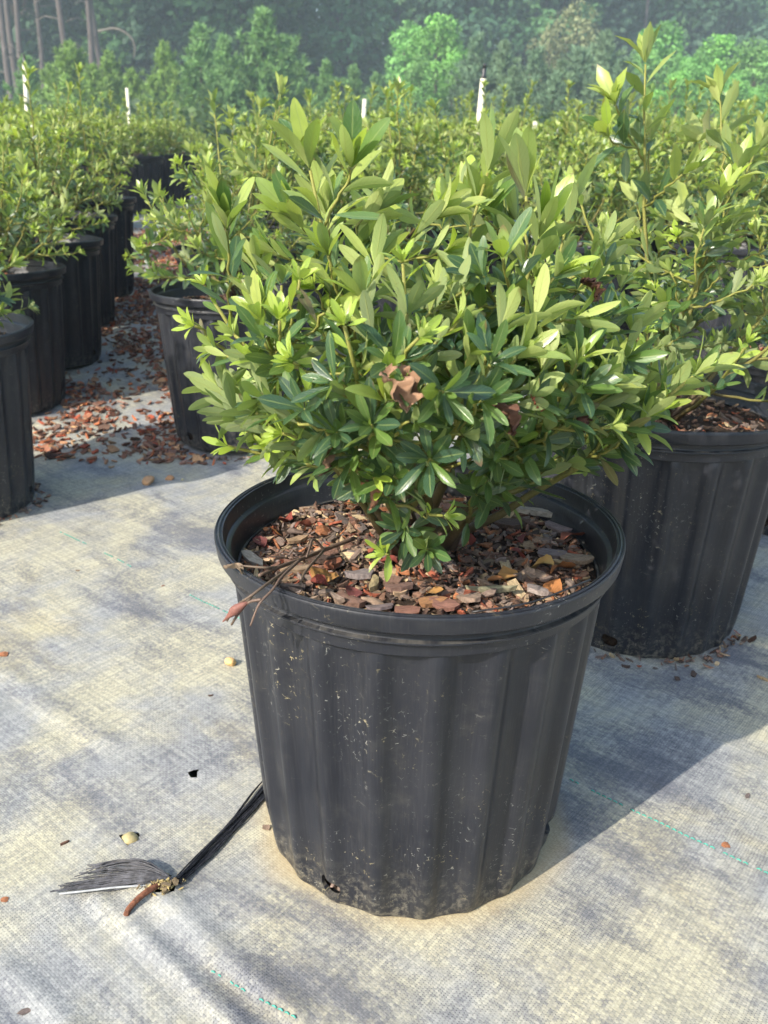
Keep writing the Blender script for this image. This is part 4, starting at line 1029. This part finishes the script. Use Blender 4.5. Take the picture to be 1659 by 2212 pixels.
def leafy_tree(seed, h, wid, col, lobes=26, per=230, leaf=.085, low=.12, airy=1.0):
    rnd = random.Random(seed); fo, tr = Bag(), Bag()
    pts = [np.array([math.sin(k + seed) * .03 * h * k / 6, math.cos(k * 1.7) * .03 * h * k / 6, h * .8 * k / 6]) for k in range(7)]
    v, f = tube(pts, [.018 * h * (1 - k / 7.5) + .01 for k in range(7)], 7); tr.add(v, f, (.11, .085, .065))
    for k in range(lobes):
        t = (k + .5) / lobes; z = h * (low + (1 - low) * t * .94); env = wid * math.sin(math.pi * min(1, .12 + .86 * t) ** .9) ** .6
        a = k * 2.4 + rnd.gauss(0, .4); q = env * rnd.uniform(.35, .85); c = np.array([math.cos(a) * q, math.sin(a) * q, z]); rr = wid * rnd.uniform(.26, .42)
        v, f = tube(bez(pts[min(6, int(t * 5))], (pts[min(6, int(t * 5))] + c) / 2 + np.array([0, 0, .1]), c, 4), [.03, .022, .015, .008], 4, False); tr.add(v, f, (.11, .085, .065))
        lc = np.array(col) * rnd.uniform(.65, 1.4)
        for m_ in range(per):
            d = nrm([rnd.gauss(0, 1), rnd.gauss(0, 1), rnd.gauss(.25, 1)]); p = c + d * rr * rnd.uniform(.55, 1.08) * np.array([1, 1, .75]) * airy
            n = nrm(d + np.array([rnd.gauss(0, .7), rnd.gauss(0, .7), rnd.gauss(.3, .7)])); x = nrm(np.cross(n, [rnd.gauss(0, 1), rnd.gauss(0, 1), rnd.gauss(0, 1)])); y = np.cross(n, x); s = leaf * rnd.uniform(.6, 1.3)
            fo.add([p - x * s * .5, p + y * s * .8, p + x * s * .5 + n * s * .15, p - y * s * .8], [(0, 1, 2, 3)], lc * rnd.uniform(.8, 1.2))
    return tr.mesh('trunk', M_TRUNK), fo.mesh('crown', M_FOL, False)
def tall_pine(seed, h, r, crown_from, col):
    rnd = random.Random(seed); fo, tr = Bag(), Bag()
    pts = [np.array([math.sin(k * .7 + seed) * .10, math.cos(k * .9 + seed) * .10, h * k / 12]) for k in range(13)]
    v, f = tube(pts, [r * (1 - .7 * k / 12) for k in range(13)], 10); tr.add(v, f, (.105, .085, .078))
    for k in range(7):   # dead stubs on the bare bole
        z = rnd.uniform(2.5, crown_from * h); a = rnd.uniform(0, 6.28); l = rnd.uniform(.4, 1.3); p = np.array([0, 0, z])
        v, f = tube([p, p + np.array([math.cos(a) * l * .6, math.sin(a) * l * .6, .12]), p + np.array([math.cos(a) * l, math.sin(a) * l, -.05])], [.03, .02, .008], 4); tr.add(v, f, (.16, .14, .12))
    z = crown_from * h
    while z < h:
        t = (z / h - crown_from) / (1 - crown_from)
        for b_ in range(4):
            a = rnd.uniform(0, 6.28); l = (2.6 * (1 - t) + .5) * rnd.uniform(.6, 1.2); e = np.array([math.cos(a) * l, math.sin(a) * l, z + l * .25]); v, f = tube(bez((0, 0, z), e * [.5, .5, 1] - [0, 0, .1], e, 4), [.05, .035, .02, .01], 4, False); tr.add(v, f, (.15, .12, .09))
            tufts(fo, [(np.array([0, 0, z]) * (1 - s) + e * s + np.array([rnd.gauss(0, .25), rnd.gauss(0, .25), rnd.gauss(0, .2)]), e - [0, 0, z]) for s in [rnd.uniform(.35, 1) for _ in range(12)]], rnd, .5, .05, col, .4, 6, .9)
        z += .55
    return tr.mesh('pine_trunk', M_TRUNK), fo.mesh('pine_crown', M_FOL, False)
def place_tree(name, meshes, h0, u, vtop, y, label, group, rz, sx=1.0, zb=None, ttop=True):
    p = at(u, vtop, y); g = gz(y) - .05; s = (p[2] - g) / h0 if ttop else 1.0
    o = empty(name, (p[0], y, g), rz); o.scale = (s * sx, s * sx, s); tag(o, label, 'tree', group)
    link('trunk', meshes[0], o); link('crown', meshes[1], o); return o
YP = [young_pine(200 + k, 4.2, 1.5, c) for k, c in enumerate([(.21, .33, .085), (.16, .29, .10), (.15, .26, .11)])]
YG = [young_pine(210 + k, 4.2, 1.6, c) for k, c in enumerate([(.13, .21, .12), (.15, .23, .125)])]
DT = [leafy_tree(220 + k, 5.0, 1.35, c) for k, c in enumerate([(.17, .36, .085), (.15, .32, .09), (.175, .34, .10)])]
OT = leafy_tree(230, 6.0, 1.4, (.22, .24, .12), 16, 120, .10, .35, 1.15)
BT = [leafy_tree(240 + k, 9.0, 2.6, c, 34, 210, .20, .08) for k, c in enumerate([(.055, .135, .055), (.075, .165, .06), (.055, .12, .065)])]
TP = [tall_pine(250 + k, 17.0, .125, .55, (.08, .13, .06)) for k in range(2)]
rt_ = random.Random(71)
for k, (u, vt, y, sx, m_) in enumerate([(55, 128, 24, 1.0, 1), (150, 92, 22, 1.15, 0), (105, 140, 23, .9, 0), (232, 112, 23, .8, 0), (283, 150, 22, .9, 0), (352, 92, 22, .75, 0), (430, 62, 24, .95, 1), (482, 85, 23, .8, 1), (568, 30, 24, 1.15, 1), (625, 92, 26, .9, 1),
                                      (705, 138, 24, .9, 1), (765, 148, 27, .8, 1), (812, 165, 26, .8, 1), (330, 165, 21, .9, 0), (200, 140, 21, .9, 0)]):
    place_tree('young_pine', YP[m_], 4.2, u, vt, y, 'tallest and broadest bright green young pine at the wood edge' if u == 568 else 'slim yellow green young pine standing alone between the pine trunks and the tallest young pine' if u == 352 else 'bright green young pine at the wood edge left of the tallest riser', None if u in (568, 352) else 'young pines at the wood edge', rt_.uniform(0, 6.28), sx)
for k, (u, vt, y, sx) in enumerate([(1030, 80, 27, .85), (1090, 95, 27, .85), (1160, 108, 26, 1.0), (1215, 135, 26, 1.0), (1255, 105, 27, 1.05), (1310, 75, 30, 1.0), (1350, 130, 27, 1.0), (1110, 150, 24, 1.0), (1200, 160, 24, 1.0), (1290, 165, 24, 1.0)]):
    place_tree('young_pine', YG[k % 2], 4.2, u, vt, y, 'grey green young pine behind the tallest riser', 'grey green young pines', rt_.uniform(0, 6.28), sx)
for k, (u, vt, y, sx) in enumerate([(952, 25, 29, 1.0), (882, 42, 30, .9), (905, 120, 27, .8), (985, 110, 28, .9)]):
    place_tree('broadleaf_tree', DT[k % 3], 5.0, u, vt, y, ['tall light green broadleaf tree left of the tallest riser', 'light green broadleaf tree adjoining the tall one by the riser', 'low light green tree between the two by the riser', 'low light green tree beneath the tall one, beside the tallest riser'][k], 'light green broadleaf trees by the riser', rt_.uniform(0, 6.28), sx)
for k, (u, vt, y, sx) in enumerate([(1438, 45, 30, 1.1), (1395, 100, 28, .9), (1560, 70, 30, 1.1), (1510, 110, 27, 1.0), (1635, 85, 29, 1.1), (1470, 150, 25, 1.0), (1600, 150, 25, 1.0), (1545, 190, 24, 1.0), (1420, 190, 24, 1.0), (1650, 180, 24, 1.0)]):
    place_tree('broadleaf_tree', DT[(k + 1) % 3], 5.0, u, vt, y, 'fresh green broadleaf tree behind the tall shoots on the right', 'fresh green broadleaf trees on the right', rt_.uniform(0, 6.28), sx)
place_tree('olive_tree', OT, 6.0, 1245, 12, 33, 'airy pale olive tree rising behind the grey green pines', None, .5, 1.0)
place_tree('olive_tree', OT, 6.0, 1190, 60, 32, 'smaller airy olive tree beside the pale olive tree', None, 2.5, .8)
for k, (u, y) in enumerate([(20, 34), (37, 36), (49, 33), (90, 37), (148, 33), (199, 32), (213, 35), (761, 42), (1383, 46), (565, 48), (320, 46)]):
    p = at(u, 150, y); o = empty('tall_pine', (p[0], y, gz(y) - .1), rt_.uniform(0, 6.28)); s = rt_.uniform(.9, 1.1); o.scale = (s, s, s)
    tag(o, 'tall pine with a bare grey trunk at the dark wood edge', 'tree', 'tall pines of the wood'); m_ = TP[k % 2]; link('trunk', m_[0], o); link('crown', m_[1], o)
for k in range(20):
    u = -150 + k * 100 + rt_.uniform(-30, 30); y = rt_.uniform(38, 44) + max(0, u - 700) * .012; p = at(u, 150, y); o = empty('forest_tree', (p[0], y, gz(y) - .1), rt_.uniform(0, 6.28)); s = rt_.uniform(.95, 1.25); o.scale = (s * 1.1, s * 1.1, s)
    tag(o, 'dark green forest tree standing behind the young trees', 'tree', 'dark trees of the wood'); m_ = BT[k % 3]; link('trunk', m_[0], o); link('crown', m_[1], o)
# bare arching limb of the tall pines
b = Bag(); y = 32; v, f = tube(spline([at(212, 68, y), at(250, 62, y), at(280, 78, y), at(291, 100, y), at(290, 125, y)], 5), [.05 - .0015 * i for i in range(21)], 6); b.add(v, f, (.15, .135, .11))
o = link('dead_limb', b.mesh('limb', M_TRUNK)); tag(o, 'bare arching dead branch beside the tall pine trunks', 'branch')
def woodland():
    rnd = random.Random(60); b = Bag(); cols = [(.040, .105, .050), (.050, .130, .052), (.034, .090, .055), (.075, .145, .050)]
    for k in range(620):
        u = rnd.uniform(-350, 2050); y = 46 + max(0, u - 500) * .016 + rnd.uniform(0, 14); z = rnd.uniform(0, 16) if rnd.random() < .85 else rnd.uniform(0, 5); p = at(u, 150, y); c = np.array([p[0], y, z]); rr = rnd.uniform(1.1, 2.6); lc = np.array(rnd.choice(cols)) * rnd.choice([.5, .7, 1.0, 1.3, 1.9])
        for m_ in range(int(38 * rr)):
            d = nrm([rnd.gauss(0, 1), rnd.gauss(0, 1), rnd.gauss(0, 1)]); q = c + d * rr * rnd.uniform(.3, 1.05); n = nrm(d + np.array([rnd.gauss(0, .7), rnd.gauss(0, .7), rnd.gauss(.2, .7)])); x = nrm(np.cross(n, [rnd.gauss(0, 1), rnd.gauss(0, 1), rnd.gauss(0, 1)])); yy = np.cross(n, x); s = rnd.uniform(.25, .55)
            b.add([q - x * s * .5, q + yy * s * .8, q + x * s * .5, q - yy * s * .8], [(0, 1, 2, 3)], lc * rnd.uniform(.75, 1.25))
    o = link('woodland', b.mesh('woodland', M_FOL, False)); tag(o, 'dense dark wood closing the background', 'wood', kind='stuff')
woodland()
# soft understorey between field and trees
def scrub():
    rnd = random.Random(61); b = Bag()
    for k in range(420):
        y = rnd.uniform(15, 24); u = rnd.uniform(-200, 1850); p = at(u, 300, y); c = np.array([p[0], y, gz(y) + rnd.uniform(.1, .8)]); rr = rnd.uniform(.3, .7); lc = np.array(rnd.choice([(.06, .11, .035), (.05, .095, .04), (.075, .12, .04)]))
        for m_ in range(60):
            d = nrm([rnd.gauss(0, 1), rnd.gauss(0, 1), rnd.gauss(0, 1)]); q = c + d * rr * rnd.uniform(.4, 1.0); x = nrm([rnd.gauss(0, 1), rnd.gauss(0, 1), rnd.gauss(0, 1)]); yy = nrm(np.cross(x, d)); s = rnd.uniform(.06, .14)
            b.add([q - x * s * .5, q + yy * s * .8, q + x * s * .5, q - yy * s * .8], [(0, 1, 2, 3)], lc * rnd.uniform(.75, 1.25))
    tag(link('scrub', b.mesh('scrub', M_FOL, False)), 'low green scrub at the foot of the young trees', 'scrub', kind='stuff')
scrub()

# ------------------------------------------------------------------ haze
bm = bmesh.new(); bmesh.ops.create_cube(bm, size=1); hm = bpy.data.meshes.new('haze'); bm.to_mesh(hm); bm.free()
hz = link('haze', hm); hz.scale = (1000, 1100, 24); hz.location = (0, 200, 9.5); hz['kind'] = 'stuff'
hmt = bpy.data.materials.new('haze_air'); hmt.use_nodes = True; t = hmt.node_tree; t.nodes.clear()
ou = t.nodes.new('ShaderNodeOutputMaterial'); pv = t.nodes.new('ShaderNodeVolumePrincipled'); pv.inputs['Color'].default_value = (.74, .92, 1.0, 1); pv.inputs['Density'].default_value = 0.0036; pv.inputs['Anisotropy'].default_value = 0.0
t.links.new(pv.outputs[0], ou.inputs['Volume']); hm.materials.append(hmt)
